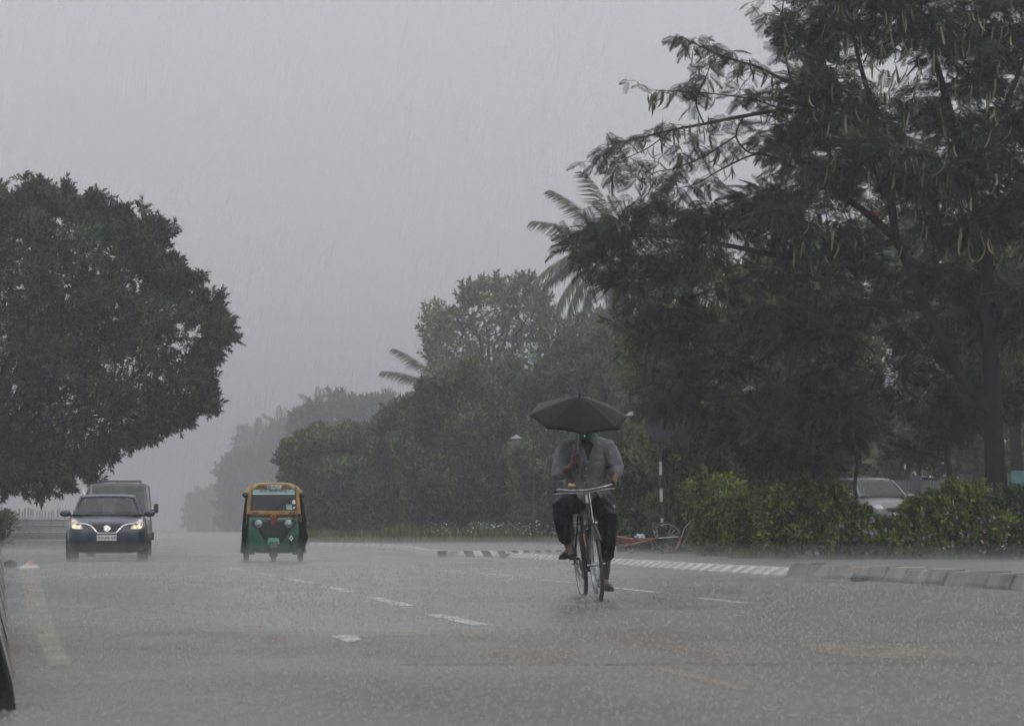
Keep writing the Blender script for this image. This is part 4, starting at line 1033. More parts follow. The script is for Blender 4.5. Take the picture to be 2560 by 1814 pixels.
panel(car, 'inspection_sticker', [(.40, 1.58, 1.365), (.49, 1.58, 1.362), (.49, 1.575, 1.345), (.40, 1.575, 1.348)], WHITEP, .003)
for x in (-.755, .755):
    for y in (.78, 3.30): wheel(car, (x, y, .295), .295, .195)
    for y in (.78, 3.30):
        bm = BM(); s = 1 if x > 0 else -1; ring(bm, (s * .862, y, .32), (1, 0, 0), .33, .022, 24, 6); obj('wheel_arch', bm, BLACKP, car)

# ---------------------------------------------------------------- boxy off-white SUV behind it
DS = 80.0
sp = P(298, 1326, DS); sp.z = .004
suv = empty('boxy_suv', sp, math.radians(7.2), 'boxy off-white SUV half hidden behind the blue hatchback', 'SUV')
CREAM = mat('off_white_paint', (0.24, 0.235, 0.22), 0.4, 0.0, var=0.06, coat=0.6); GREYB = mat('grey_cladding', (0.10, 0.10, 0.105), 0.5)
bm = BM(); loft(bm, [section(y, w_, zb, zt, .02) for y, w_, zb, zt in [(0, .70, .42, .92), (.06, .76, .36, .98), (.3, .80, .34, 1.03), (1.15, .82, .33, 1.08), (1.3, .835, .33, 1.10), (4.0, .835, .36, 1.10), (4.2, .80, .42, 1.08)]]); fixn(bm); sbv = bvh_of(bm)
smooth(obj('body', bm, CREAM, suv), 30)
bm = BM(); loft(bm, [[(x, y, z) for x, z in [(-w_, 1.79), (-w_ * .96, 1.83), (-w_ * .8, 1.855), (0, 1.87), (w_ * .8, 1.855), (w_ * .96, 1.83), (w_, 1.79), (w_ * .8, 1.775), (-w_ * .8, 1.775)]] for y, w_ in ((1.50, .70), (1.6, .745), (2.6, .76), (4.0, .755), (4.15, .73))]); fixn(bm); smooth(obj('roof', bm, CREAM, suv), 30)
bm = BM()
for x in (-.55, .55): tube(bm, [(x, 1.8, 1.88), (x, 1.85, 1.925), (x, 3.9, 1.925), (x, 3.95, 1.88)], .016, 6)
for y in (2.0, 2.8, 3.6): tube(bm, [(-.55, y, 1.925), (.55, y, 1.925)], .014, 6)
obj('roof_rack', bm, GREYB, suv)
bm = BM(); tube(bm, [(-.05, 1.6, 1.86), (-.05, 1.62, 1.93)], .008, 6); obj('aerial', bm, BLACKP, suv)
for s in (-1, 1):
    bm = BM(); tube(bm, [(s * .76, 1.25, 1.08), (s * .70, 1.52, 1.80)], [.045, .04], 8); fixn(bm); obj('windscreen_pillar', bm, CREAM, suv)
    for y in (2.45, 3.3, 4.1):
        bm = BM(); tube(bm, [(s * .80, y, 1.08), (s * .74, y, 1.80)], .05, 6); fixn(bm); obj('door_pillar', bm, CREAM, suv)
    for y0, y1 in ((1.5, 2.42), (2.5, 3.27), (3.33, 4.05)):
        P4 = [(s * .80, y0 - (.2 if y0 == 1.5 else 0), 1.11), (s * .80, y1, 1.11), (s * .745, y1, 1.77), (s * .745, y0, 1.77)]
        panel(suv, 'side_window', P4 if s > 0 else P4[::-1], GLASSD)
    bm = BM(); box(bm, (s * .93, 1.25, 1.22), (.11, .10, .24), None, .03); obj('wing_mirror', bm, BLACKP, suv)
    bm = BM(); tube(bm, [(s * .78, 1.3, 1.16), (s * .90, 1.26, 1.18)], .02, 6); obj('mirror_stalk', bm, BLACKP, suv)
    obj('headlight', decal(sbv, [(s * x, z) for x, z in [(.42, .72), (.68, .72), (.70, .90), (.42, .90)]], .01, .02, 2), LENS, suv)
    bm = BM(); box(bm, (s * .85, 2.3, .52), (.05, 3.0, .20), None, .015); obj('side_cladding', bm, GREYB, suv)
    panel(suv, 'sun_visor', [(s * .14, 1.52, 1.74), (s * .62, 1.52, 1.74), (s * .62, 1.50, 1.64), (s * .14, 1.50, 1.64)] if s > 0 else [(s * .62, 1.52, 1.74), (s * .14, 1.52, 1.74), (s * .14, 1.50, 1.64), (s * .62, 1.50, 1.64)], GREYB, .01)
    for y in (.80, 3.40): wheel(suv, (s * .70, y, .355), .355, .22)
panel(suv, 'windscreen', [(-.72, 1.235, 1.11), (.72, 1.235, 1.11), (.665, 1.505, 1.785), (-.665, 1.505, 1.785)], GLASS)
panel(suv, 'rear_window', [(.70, 4.12, 1.15), (-.70, 4.12, 1.15), (-.66, 4.10, 1.75), (.66, 4.10, 1.75)], GLASS)
obj('grille', decal(sbv, [(-.38, .62), (.38, .62), (.38, .92), (-.38, .92)], .008, .015, 2), BLACKP, suv)
bm = BM(); box(bm, (0, -.03, .50), (1.62, .16, .20), None, .03); obj('bumper', bm, GREYB, suv)
for s in (-1, 1):
    bm = BM(); box(bm, (s * .36, 2.2, 1.10), (.5, .16, .6), None, .05); obj('seat', bm, DARKIN, suv)

# ---------------------------------------------------------------- parked silver car behind the shrubs
DP = 80.5
pp = P(2250, 1326, DP); pp.z = 0.47
pc = empty('parked_car', pp, math.radians(22), 'silver grey parked car half hidden behind the flowering shrubs', 'car')
st2 = [(0.00, .60, .32, .66, .02), (.05, .70, .24, .78, .02), (.14, .76, .20, .86, .03), (.30, .79, .19, .91, .035), (.55, .805, .19, .96, .04), (.85, .815, .19, 1.01, .04), (1.4, .82, .2, 1.03, .02), (2.6, .82, .2, 1.05, .02), (3.1, .81, .22, 1.05, .02), (3.45, .78, .28, 1.0, .02), (3.58, .70, .36, .92, .02)]
pbv = hatchback(pc, SILVER, st2, ((.85, 1.045, .665), (1.42, 1.465, .545), (2.85, 1.47, .54), (3.40, 1.08, .64)), None)
for s in (-1, 1):
    h = obj('headlight', decal(pbv, [(s * x, z) for x, z in [(.72, .74), (.745, .82), (.70, .905), (.60, .88), (.47, .80), (.45, .745), (.55, .73)]], .008, .02), LENS, pc)
    obj('fog_lamp', decal(pbv, poly_n((s * .58, .40), .05, 12), .01, .02, 0), LENS, pc)
    for y in (.70, 2.95): wheel(pc, (s * .71, y, .28), .28, .175)
obj('grille', decal(pbv, [(-.34, .66), (.34, .66), (.40, .72), (.34, .76), (-.34, .76), (-.40, .72)], .007, .012, 2), BLACKP, pc)
obj('lower_grille', decal(pbv, [(-.48, .33), (.48, .33), (.42, .52), (-.42, .52)], .007, .012, 2), BLACKP, pc)
obj('number_plate', decal(pbv, [(-.2, .55), (.2, .55), (.2, .64), (-.2, .64)], .02, .014, 1), WHITEP, pc)

# ---------------------------------------------------------------- green and yellow auto rickshaw
DR = 67.5
rp = P(684, 1326, DR); rp.z = .004
rk = empty('auto_rickshaw', rp, math.radians(4.4), 'green and yellow auto rickshaw with black side curtains', 'auto rickshaw')
RGREEN = mat('rickshaw_green', (0.018, 0.105, 0.074), 0.4, var=0.30, scale=4, coat=0.5)
RYEL = mat('rickshaw_yellow', (0.34, 0.185, 0.045), 0.45, var=0.2, scale=4, coat=0.3)
RTOP = mat('rickshaw_canvas_top', (0.42, 0.30, 0.12), 0.6, var=0.15, scale=5)
TARP = mat('wet_black_tarp', (0.020, 0.019, 0.022), 0.32, var=0.3, scale=6, bump=0.5, bscale=8)
MINT = mat('pale_green_flap', (0.13, 0.42, 0.30), 0.45, var=0.08)
CYAN = mat('aqua_film', (0.22, 0.45, 0.42), 0.4, var=0.06); REDC = mat('red_cloth', (0.24, 0.045, 0.025), 0.8, var=0.3, scale=30); ORG = mat('marigold_orange', (0.38, 0.16, 0.03), 0.8, var=0.35, scale=30); MAROON = mat('maroon_lens', (0.14, 0.03, 0.02), 0.3)
# front cowl, bulging forward
def csec(y, w, zb, zt):
    hf = [(0, zb), (w * .60, zb), (w * .88, zb + .03), (w, zb + .14), (w * 1.03, (zb + zt) / 2 + .1), (w * 1.0, zt - .02), (w * .97, zt), (0, zt)]
    return [(x, y, z) for x, z in hf] + [(-x, y, z) for x, z in hf[-2:0:-1]]
bm = BM(); loft(bm, [csec(-.02, .30, .40, .86), (csec(.03, .44, .27, .935)), csec(.10, .505, .20, .955), csec(.22, .535, .18, .962), csec(.60, .55, .18, .965)]); fixn(bm); rbv = bvh_of(bm)
smooth(obj('front_cowl', bm, RGREEN, rk), 40)
# lower floor and rear body
bm = BM(); loft(bm, [csec(.60, .55, .20, .50), csec(.9, .60, .22, .5), csec(1.3, .64, .22, .80), csec(2.4, .64, .26, .95), csec(2.6, .58, .34, .92)]); fixn(bm); smooth(obj('rear_body', bm, RGREEN, rk), 40)
# windscreen frame (yellow), as a ring of bars
def bar(name, pts, r, m, parent=rk, flat=1.0, n=8):
    bm = BM(); tube(bm, pts, r, n, True, flat); fixn(bm); return smooth(obj(name, bm, m, parent))
band = [(-.53, .945), (.53, .945), (.535, 1.075), (-.535, 1.075)]
bm = BM(); loft(bm, [[(-.52, .12, .955), (-.50, .06, 1.0), (-.49, .065, 1.075), (-.50, .14, 1.08)], [(-.25, .03, .955), (-.25, -.01, 1.0), (-.25, 0.0, 1.075), (-.25, .08, 1.08)], [(.25, .03, .955), (.25, -.01, 1.0), (.25, 0.0, 1.075), (.25, .08, 1.08)], [(.52, .12, .955), (.50, .06, 1.0), (.49, .065, 1.075), (.50, .14, 1.08)]]); fixn(bm); ybv = bvh_of(bm); yb = obj('yellow_apron', bm, RYEL, rk)
for s in (-1, 1):
    bar('windscreen_post', [(s * .52, .10, 1.0), (s * .515, .13, 1.25), (s * .485, .19, 1.50), (s * .44, .22, 1.575)], [.048, .045, .042, .04], RYEL)
    bar('red_trim_strip', [(s * .575, .20, .80), (s * .57, .20, 1.0), (s * .555, .22, 1.18)], .012, REDC)
bm = BM(); loft(bm, [[(x, .20 + .10 * (x / .5) ** 2 + dy, 1.612 - .06 * abs(x / .5) ** 4 + dz) for dy, dz in ((0, -.085), (-.03, -.07), (-.035, .0), (.0, .045), (.05, .05), (.05, -.085))] for x in (-.50, -.38, -.2, 0, .2, .38, .50)]); fixn(bm); hbv = bvh_of(bm); hd = smooth(obj('windscreen_header', bm, RYEL, rk), 40)
panel(rk, 'windscreen', [(-.475, .06, 1.075), (.475, .06, 1.075), (.435, .165, 1.535), (-.435, .165, 1.535)], GLASSD, .006)
wsY = lambda z: .06 + (.165 - .06) * (z - 1.075) / .46
def sticker(name, outline, m, off=.006, parent=rk):
    bm = BM(); prism(bm, [(x, wsY(z) - off, z) for x, z in outline], (0, -.003, 0)); fixn(bm); return obj(name, bm, m, parent)
fl_ = sticker('sun_film', [(-.445, 1.43), (.445, 1.43), (.43, 1.52), (-.43, 1.52)], CYAN)
for k, (x0, x1) in enumerate([(-.30, -.22), (-.20, -.15), (-.08, -.01), (.0, .07), (.09, .20), (.21, .27)]): sticker('red_lettering', [(x0, 1.482), (x1, 1.484), (x1, 1.500), (x0 + .01, 1.506)], REDC, .011, fl_)
sticker('film_edge', [(-.445, 1.415), (.445, 1.415), (.444, 1.428), (-.444, 1.428)], WHITEP)
st_ = sticker('permit_sticker', [(.27, 1.10), (.39, 1.09), (.385, 1.205), (.265, 1.205)], CYAN); sticker('sticker_heading', [(.285, 1.178), (.35, 1.176), (.35, 1.193), (.285, 1.195)], GREYB, .011, st_)
sticker('round_sticker', poly_n((.425, 1.255), .048, 14, .75), WHITEP); sticker('small_sticker', poly_n((.425, 1.135), .022, 10), WHITEP); sticker('small_sticker', poly_n((.445, 1.15), .014, 8), WHITEP)
bar('wiper', [(0, -.02, 1.07), (.08, .045, 1.15), (.16, .06, 1.20), (.36, .09, 1.32)], [.012, .009, .007, .005], BLACKP)
# name board over the windscreen
bm = BM(); prism(bm, [(x + .02, .125, z + 1.575) for x, z in [(-.155, -.025), (-.14, -.043), (.12, -.043), (.14, -.025), (.155, .035), (.145, .043), (-.14, .043), (-.155, .025)]], (0, -.012, 0)); fixn(bm); sg = obj('name_board', bm, WHITEP, rk)
bm = BM(); ring(bm, (-.085, .108, 1.575), (0, 1, 0), .027, .008, 24, 6); obj('round_logo', bm, BLACKP, sg)
bm = BM(); ring(bm, (-.002, .109, 1.577), (0, 1, 0), .018, .006, 20, 6); box(bm, (.040, .109, 1.577), (.013, .008, .048)); box(bm, (.052, .109, 1.556), (.025, .008, .012)); tube(bm, [(.068, .109, 1.553), (.095, .109, 1.598), (.122, .109, 1.553)], .007, 6); fixn(bm); obj('board_lettering', bm, BLACKP, sg)
# canopy
bm = BM(); loft(bm, [[(x * w_, y, z0 - .21 * abs(x) ** 5 + dz) for x, dz in [(-1, -.05), (-1, 0), (-.85, .0), (-.6, 0), (-.3, 0), (0, 0), (.3, 0), (.6, 0), (.85, 0), (1, 0), (1, -.05), (.6, -.03), (0, -.03), (-.6, -.03)]] for y, w_, z0 in ((.17, .50, 1.655), (.24, .545, 1.668), (.7, .60, 1.68), (1.6, .64, 1.68), (2.4, .63, 1.64), (2.6, .60, 1.56))]); fixn(bm); smooth(obj('canopy', bm, RTOP, rk), 50)
bm = BM(); box(bm, (0, 2.55, 1.2), (1.2, .04, .7), None, .02); obj('canopy_back', bm, TARP, rk)
# headlights in dark surround, black V-shaped nose
vn = [(-.45, .875), (-.47, .80), (-.40, .70), (-.28, .72), (-.20, .64), (-.18, .50), (-.15, .38), (.15, .38), (.18, .50), (.20, .64), (.28, .72), (.40, .70), (.47, .80), (.45, .875), (.12, .885), (0, .84), (-.12, .885)]
nv = obj('nose_panel', decal(rbv, vn, .008, .012, 3), BLACKP, rk)
for s in (-1, 1):
    h = bpy.data.objects.new('headlight', None); link(h, rk)
    hy = rbv.ray_cast(Vector((s * .315, -3, .80)), Vector((0, 1, 0)))[0].y
    h.location = (s * .315, hy - .02, .80)
    bm = BM(); lathe(bm, [(.05, .03), (.078, .025), (.082, -.01), (.068, -.018)], n=20, axis='Y'); fixn(bm); smooth(obj('lamp_rim', bm, STEEL, h))
    bm = BM(); lathe(bm, [(.066, .0), (.060, -.014), (.035, -.024), (.002, -.028)], n=20, axis='Y'); fixn(bm); smooth(obj('lamp_glass', bm, LENS, h))
    obj('indicator', decal(ybv, [(s * x, z) for x, z in [(.32, .995), (.455, 1.0), (.455, 1.045), (.32, 1.045)]], .006, .015, 1), MAROON, rk)
    bar('wing_mirror', [(s * .60, .16, 1.37), (s * .605, .15, 1.41), (s * .60, .16, 1.45)], [.045, .065, .045], BLACKP)
    bar('mirror_arm', [(s * .52, .18, 1.42), (s * .59, .17, 1.41)], .012, BLACKP)
obj('front_flap', decal(rbv, [(-.135, .365), (.115, .365), (.125, .43), (.10, .50), (-.10, .50), (-.125, .44)], .03, .012, 1), MINT, rk)
obj('gas_sticker', decal(rbv, [(.37, .43), (.415, .50), (.37, .565), (.325, .50)], .01, .006, 1), WHITEP, rk)
obj('sticker_dot', decal(rbv, poly_n((.37, .5), .016, 10), .014, .006, 0), GREYB, rk)
# garland and red cloth at the middle
bm = BM()
for k in range(26):
    a = k / 25 * math.pi; x = -.085 + .17 * k / 25; z = 1.01 - .06 * math.sin(a)
    bmesh.ops.create_icosphere(bm, subdivisions=1, radius=random.uniform(.014, .022), matrix=Matrix.Translation((x, -.035, z + random.uniform(-.02, .04))))
obj('marigold_garland', bm, ORG, rk)
bm = BM(); loft(bm, [[(x * w_, -.04 + .012 * math.sin(9 * x + z * 20), z) for x in (-1, -.6, -.2, .2, .6, 1)] + [(x * w_, -.028, z) for x in (1, .6, .2, -.2, -.6, -1)] for z, w_ in ((.99, .08), (.93, .075), (.86, .055), (.80, .045), (.76, .03))]); fixn(bm); obj('red_cloth', bm, REDC, rk)
# side curtains, hanging with folds
def curtain(s):
    bm = BM(); rows = []
    ys = [.22 + .30 * i for i in range(8)]
    for j in range(9):
        t = j / 8; z = 1.46 - t * (1.46 - .18); row = []
        for i, y in enumerate(ys):
            x = .575 + .075 * t + .035 * math.sin(i * 2.3 + t * 3.1) * (0.4 + t) + (.05 * math.sin(math.pi * min(1, t * 1.1)) if s > 0 else .015) + (.05 if (s > 0 and j == 6) else 0)
            row.append(bm.verts.new((s * x, y + .03 * math.sin(j * 1.7), z)))
        rows.append(row)
    for a, b in zip(rows[:-1], rows[1:]):
        for i in range(len(ys) - 1): bm.faces.new((a[i], a[i + 1], b[i + 1], b[i]))
    r = bmesh.ops.extrude_face_region(bm, geom=bm.faces[:])
    for g in r['geom']:
        if isinstance(g, bmesh.types.BMVert): g.co.x -= s * .012
    fixn(bm); return smooth(obj('side_curtain', bm, TARP, rk), 60)
curtain(-1); curtain(1)
for s in (-1, 1):
    wheel(rk, (s * .585, 2.05, .205), .205, .12)
    bm = BM(); box(bm, (s * .50, .75, .20), (.22, 1.3, .10), None, .03); obj('sill', bm, BLACKP, rk)
wheel(rk, (0, .12, .205), .205, .11)
bm = BM(); loft(bm, [[(x, .12 + math.cos(a) * .27, .205 + math.sin(a) * .27 + dz) for x, dz in ((-.09, -.03), (-.07, .02), (.07, .02), (.09, -.03))] for a in [math.radians(q) for q in (20, 55, 90, 125, 165, 195)]]); fixn(bm); obj('front_mudguard', bm, BLACKP, rk)
bar('fork', [(-.085, .12, .205), (-.085, .18, .45)], .022, BLACKP); bar('fork', [(.085, .12, .205), (.085, .18, .45)], .022, BLACKP)
# driver's seat and handlebar inside
bm = BM(); box(bm, (0, .95, .62), (.9, .35, .12), None, .04); box(bm, (0, 1.15, .95), (.9, .10, .5), None, .04); obj('driver_seat', bm, DARKIN, rk)
bar('handlebar', [(-.33, .50, 1.02), (-.1, .40, 1.0), (.1, .40, 1.0), (.33, .50, 1.02)], .015, BLACKP)
# ================================================================== CYCLIST, BICYCLE, UMBRELLA
from mathutils import noise as mnoise
def remesh(bm, voxel, it=6, wr=0.0, wsc=9.0, wfun=None):
    """closed overlapping shapes -> one continuous surface, smoothed, with cloth creases"""
    fixn(bm)
    me = bpy.data.meshes.new('tmp'); bm.to_mesh(me); bm.free()
    o = bpy.data.objects.new('tmp', me); C.objects.link(o)
    m = o.modifiers.new('r', 'REMESH'); m.mode = 'VOXEL'; m.voxel_size = voxel; m.adaptivity = 0.0
    if it: s = o.modifiers.new('s', 'SMOOTH'); s.factor = 0.5; s.iterations = it
    dg = bpy.context.evaluated_depsgraph_get(); dg.update()
    out = bpy.data.meshes.new_from_object(o.evaluated_get(dg))
    bpy.data.objects.remove(o); bpy.data.meshes.remove(me)
    out.materials.clear()
    if wr > 0:
        nv = len(out.vertices); no = np.zeros(nv * 3); co = np.zeros(nv * 3)
        out.vertices.foreach_get('normal', no); out.vertices.foreach_get('co', co); no = no.reshape(-1, 3); co = co.reshape(-1, 3)
        for i in range(nv):
            p = Vector(co[i]); k = 1.0 if wfun is None else wfun(p)
            q = Vector((p.x * wsc, p.y * wsc * 1.2, p.z * wsc * 0.7)) + mnoise.noise_vector(p * 5) * 0.9
            f = mnoise.noise(q); f = (1 - abs(f) * 2.2)
            co[i] += no[i] * wr * k * f
        out.vertices.foreach_set('co', co.ravel()); out.update()
    out.polygons.foreach_set('use_smooth', [True] * len(out.polygons))
    return out
O = G(1500, 1503); Rr = P(1465, 1498, 30.72); fwd = Vector((O.x - Rr.x, O.y - Rr.y, 0)).normalized()
TH = math.atan2(fwd.y, fwd.x); LEAN = math.radians(5.8)
MB = Matrix.Translation(O) @ Matrix.Rotation(TH, 4, 'Z') @ Matrix.Rotation(LEAN, 4, 'X')      # bicycle frame of reference
MPp = Matrix.Translation(O) @ Matrix.Rotation(TH, 4, 'Z'); MPi = MPp.inverted()               # upright one for the rider
def L_(px, py, xf):
    """photo pixel at xf metres ahead of the front wheel contact -> rider's coordinates"""
    Y = O.y - xf
    for _ in range(3):
        p = MPi @ P(px, py, Y); Y += (p.x - xf)
    return MPi @ P(px, py, Y)

# ---------------------------------------------------------------- bicycle
FRAME = mat('black_enamel', (0.010, 0.010, 0.012), 0.4, 0.0, var=0.1, coat=0.25, spec=0.3)
CHR2 = mat('bicycle_chrome', (0.42, 0.42, 0.43), 0.32, 1.0, var=0.2, scale=20)
TYRE = mat('bicycle_tyre', (0.013, 0.012, 0.012), 0.5, var=0.2)
BRASS = mat('brass_bell', (0.42, 0.33, 0.16), 0.3, 0.9, var=0.25, scale=20)
LEATHER = mat('black_leather', (0.015, 0.013, 0.012), 0.45, var=0.2)
AMBER = mat('amber_band', (0.36, 0.17, 0.03), 0.4, var=0.1)
bike = empty('bicycle', (0, 0, 0), label='old black roadster bicycle ridden through the standing water', cat='bicycle'); bike.matrix_world = MB
WR = 0.345
def bwheel(x):
    w_ = bpy.data.objects.new('wheel', None); w_.location = (x, 0, WR); link(w_, bike)
    bm = BM(); ring(bm, (0, 0, 0), (0, 1, 0), WR - .019, .019, 56, 10); fixn(bm); smooth(obj('tyre', bm, TYRE, w_), 80)
    bm = BM(); R0 = WR - .048
    lath = [(R0, -.014), (R0 + .012, -.017), (R0 + .014, -.010), (R0 + .014, .010), (R0 + .012, .017), (R0, .014)]
    rows = [[bm.verts.new((math.cos(a) * r, y, math.sin(a) * r)) for r, y in lath] for a in [2 * math.pi * k / 56 for k in range(56)]]
    for i in range(56):
        A, B = rows[i], rows[(i + 1) % 56]
        for k in range(6): bm.faces.new((A[k], A[(k + 1) % 6], B[(k + 1) % 6], B[k]))
    fixn(bm); smooth(obj('rim', bm, CHR2, w_))
    bm = BM(); tube(bm, [(0, -.05, 0), (0, .05, 0)], .018, 12); tube(bm, [(0, -.07, 0), (0, .07, 0)], .006, 8); fixn(bm); obj('hub', bm, CHR2, w_)
    bm = BM(); tube(bm, [(0, 0, 0), (0, 0, 1)], .0014, 4, False); sp_me = bpy.data.meshes.new('spoke'); bm.to_mesh(sp_me); bm.free(); sp_me.materials.append(CHR2)
    for k in range(32):
        a = 2 * math.pi * k / 32; s = 1 if k % 2 else -1; a0 = a + (.7 if (k // 2) % 2 else -.7)
        p0 = Vector((math.cos(a0) * .018, s * .032, math.sin(a0) * .018)); p1 = Vector((math.cos(a) * R0, 0, math.sin(a) * R0)); d = p1 - p0
        o = bpy.data.objects.new('spoke', sp_me); link(o, w_); o.location = p0; o.rotation_mode = 'QUATERNION'; o.rotation_quaternion = Vector((0, 0, 1)).rotation_difference(d); o.scale = (1, 1, d.length)
    return w_
bwheel(0.0); bwheel(-1.10)
def bpart(name, tubes, m, n=10):
    bm = BM()
    for pts, r in tubes: tube(bm, pts, r, n)
    fixn(bm); return smooth(obj(name, bm, m, bike), 60)
HB, HT = Vector((-.125, 0, .735)), Vector((-.195, 0, .915))
bpart('frame', [([HB + Vector((-.004, 0, .02)), (-.62, 0, .29)], .016), ([HT - Vector((-.01, 0, .03)), (-.785, 0, .80)], .014), ([(-.62, 0, .29), (-.80, 0, .845)], .015),
                ([(-.62, .035, .29), (-1.10, .055, WR)], .009), ([(-.62, -.035, .29), (-1.10, -.055, WR)], .009), ([(-.785, .02, .80), (-1.10, .055, WR)], .008), ([(-.785, -.02, .80), (-1.10, -.055, WR)], .008), ([(-.62, -.04, .29), (-.62, .04, .29)], .022)], FRAME)
bpart('head_tube', [([HB, HT], .019)], FRAME, 12)
bpart('fork', [([(-.118, s * .048, .715), (-.085, s * .052, .56), (-.03, s * .055, .42), (0, s * .055, WR)], [.013, .012, .010, .009]) for s in (-1, 1)] + [([(-.118, -.055, .72), (-.118, .055, .72)], .014)], FRAME)
bpart('fork_crown_cap', [([(-.118, -.062, .725), (-.118, -.045, .728)], .012), ([(-.118, .045, .728), (-.118, .062, .725)], .012)], CHR2)
bpart('stem', [([HT, HT + Vector((-.032, 0, .085)), (-.215, 0, 1.04)], [.015, .012, .013])], CHR2)
def hb(s): return [(-.215, 0, 1.04), (-.175, s * .10, 1.047), (-.165, s * .18, 1.056), (-.195, s * .235, 1.066), (-.27, s * .262, 1.068), (-.36, s * .268, 1.06)]
bpart('handlebar', [(hb(-1)[::-1] + hb(1)[1:], .0115)], CHR2)
bpart('grip', [([(-.27, -.262, 1.068), (-.37, -.269, 1.059)], .017)], RUBBER); bpart('grip', [([(-.27, .262, 1.068), (-.37, .269, 1.059)], .017)], RUBBER)
for s in (-1, 1): bpart('brake_lever', [([(-.20, s * .03, 1.015), (-.165, s * .11, 1.022), (-.16, s * .20, 1.03), (-.20, s * .262, 1.03), (-.30, s * .285, 1.03)], .006)], CHR2)
bpart('brake_rod', [([(-.20, .03, 1.015), (-.135, .03, .76), (-.10, .03, .69)], .005)], CHR2); bpart('brake_bridge', [([(-.10, -.05, .675), (-.095, 0, .69), (-.10, .05, .675)], .006)], CHR2)
bl = bpart('bell', [([(-.165, -.13, 1.06), (-.165, -.13, 1.075)], .008)], CHR2)
bm = BM(); bmesh.ops.create_uvsphere(bm, u_segments=18, v_segments=10, radius=.037, matrix=Matrix.Translation((-.165, -.13, 1.093)) @ Matrix.Diagonal((1, 1, .85, 1))); smooth(obj('bell_dome', bm, BRASS, bl), 80)
bm = BM(); bmesh.ops.create_uvsphere(bm, u_segments=10, v_segments=6, radius=.013, matrix=Matrix.Translation((-.150, -.13, 1.122))); smooth(obj('bell_cap', bm, REDC, bl), 80)
bm = BM()
sec = [(-.97, .105, .93), (-.92, .115, .945), (-.84, .09, .94), (-.74, .045, .935), (-.68, .024, .935)]
loft(bm, [[(x, y * w_, z + dz) for y, dz in ((-1, -.035), (-.9, .0), (-.5, .012), (0, .008), (.5, .012), (.9, 0), (1, -.035), (.4, -.045), (-.4, -.045))] for x, w_, z in sec]); fixn(bm); smooth(obj('saddle', bm, LEATHER, bike), 60)
bpart('seat_post', [([(-.80, 0, .84), (-.83, 0, .91)], .013)], CHR2)
def guard(cx_, a0, a1, name):
    bm = BM(); R_ = WR + .022; angs = [math.radians(a0 + (a1 - a0) * k / 22) for k in range(23)]
    loft(bm, [[(cx_ + math.cos(a) * (R_ + dr), y, WR + math.sin(a) * (R_ + dr)) for y, dr in ((-.032, -.018), (-.024, 0), (0, .006), (.024, 0), (.032, -.018), (.024, -.006), (0, .001), (-.024, -.006))] for a in angs]); fixn(bm); return smooth(obj(name, bm, FRAME, bike), 60)
guard(0, 40, 185, 'front_mudguard'); guard(-1.10, -8, 150, 'rear_mudguard')
# cranks, pedals, chain case
CA = math.radians(46)          # right pedal forward-up
def crank(s, ang):
    e = Vector((-.62 + math.cos(ang) * .165, s * .085, .29 + math.sin(ang) * .165))
    c_ = bpart('crank', [([(-.62, s * .06, .29), tuple(e)], [.012, .010])], CHR2)
    bm = BM()
    box(bm, (e.x, e.y + s * .05, e.z), (.085, .085, .022), None, .005); tube(bm, [e, (e.x, e.y + s * .06, e.z)], .007, 8); obj('pedal', bm, RUBBER, c_)
    return Vector((e.x, e.y + s * .05, e.z))
pedR = crank(-1, math.radians(140) if False else CA); pedL = crank(1, CA + math.pi)
bm = BM(); lathe(bm, [(.03, -.003), (.088, -.003), (.088, .003), (.03, .003)], (-.62, -.05, .29), 28, 'Y'); fixn(bm); obj('chain_wheel', bm, TYRE, bike)
bpart('chain', [([(-.62, -.05, .376), (-1.10, -.05, WR + .04)], .005), ([(-.62, -.05, .204), (-1.10, -.05, WR - .04)], .005)], TYRE)
bpart('rear_carrier', [([(-.86, s * .06, .74), (-1.40, s * .065, .735)], .006) for s in (-1, 1)] + [([(x, -.065, .737), (x, .065, .737)], .005) for x in (-.95, -1.05, -1.15, -1.25, -1.38)] + [([(-1.32, s * .065, .735), (-1.10, s * .065, WR)], .005) for s in (-1, 1)], STEEL)
bm = BM(); box(bm, (-.30, -.035, .57), (.018, .03, .17), Matrix.Rotation(-.72, 3, 'Y'), .005); obj('frame_band', bm, AMBER, bike)
bpart('axle_nut', [([(0, -.085, WR), (0, -.06, WR)], .010), ([(0, .06, WR), (0, .085, WR)], .010)], CHR2)
bpart('rear_axle_nut', [([(-1.10, -.085, WR), (-1.10, -.06, WR)], .010), ([(-1.10, .06, WR), (-1.10, .085, WR)], .010)], CHR2)

# ---------------------------------------------------------------- rider
SKIN = mat('brown_skin', (0.13, 0.068, 0.044), 0.5, var=0.12, scale=9)
SHIRT = mat('wet_grey_blue_shirt', (0.215, 0.225, 0.250), 0.8, col2=(0.135, 0.142, 0.160), scale=4.2, bump=1.0, bscale=15)
TROU = mat('wet_black_trousers', (0.010, 0.010, 0.012), 0.6, spec=0.25, var=0.3, scale=4, bump=1.0, bscale=13)
SHOE = mat('black_shoe', (0.014, 0.013, 0.013), 0.35, var=0.2)
MASKG = mat('dark_green_face_mask', (0.030, 0.170, 0.130), 0.8, var=0.2, scale=14)
HAIR = mat('black_hair', (0.010, 0.009, 0.009), 0.5, var=0.2)
man = empty('person', (0, 0, 0), label='man in wet grey shirt and black trousers cycling with an umbrella, green mask', cat='person'); man.matrix_world = MPp
pel, wai, che, nek = L_(1463, 1247, -.82), L_(1463, 1206, -.77), L_(1464, 1152, -.69), L_(1465, 1102, -.64)
hed = L_(1466, 1070, -.60)
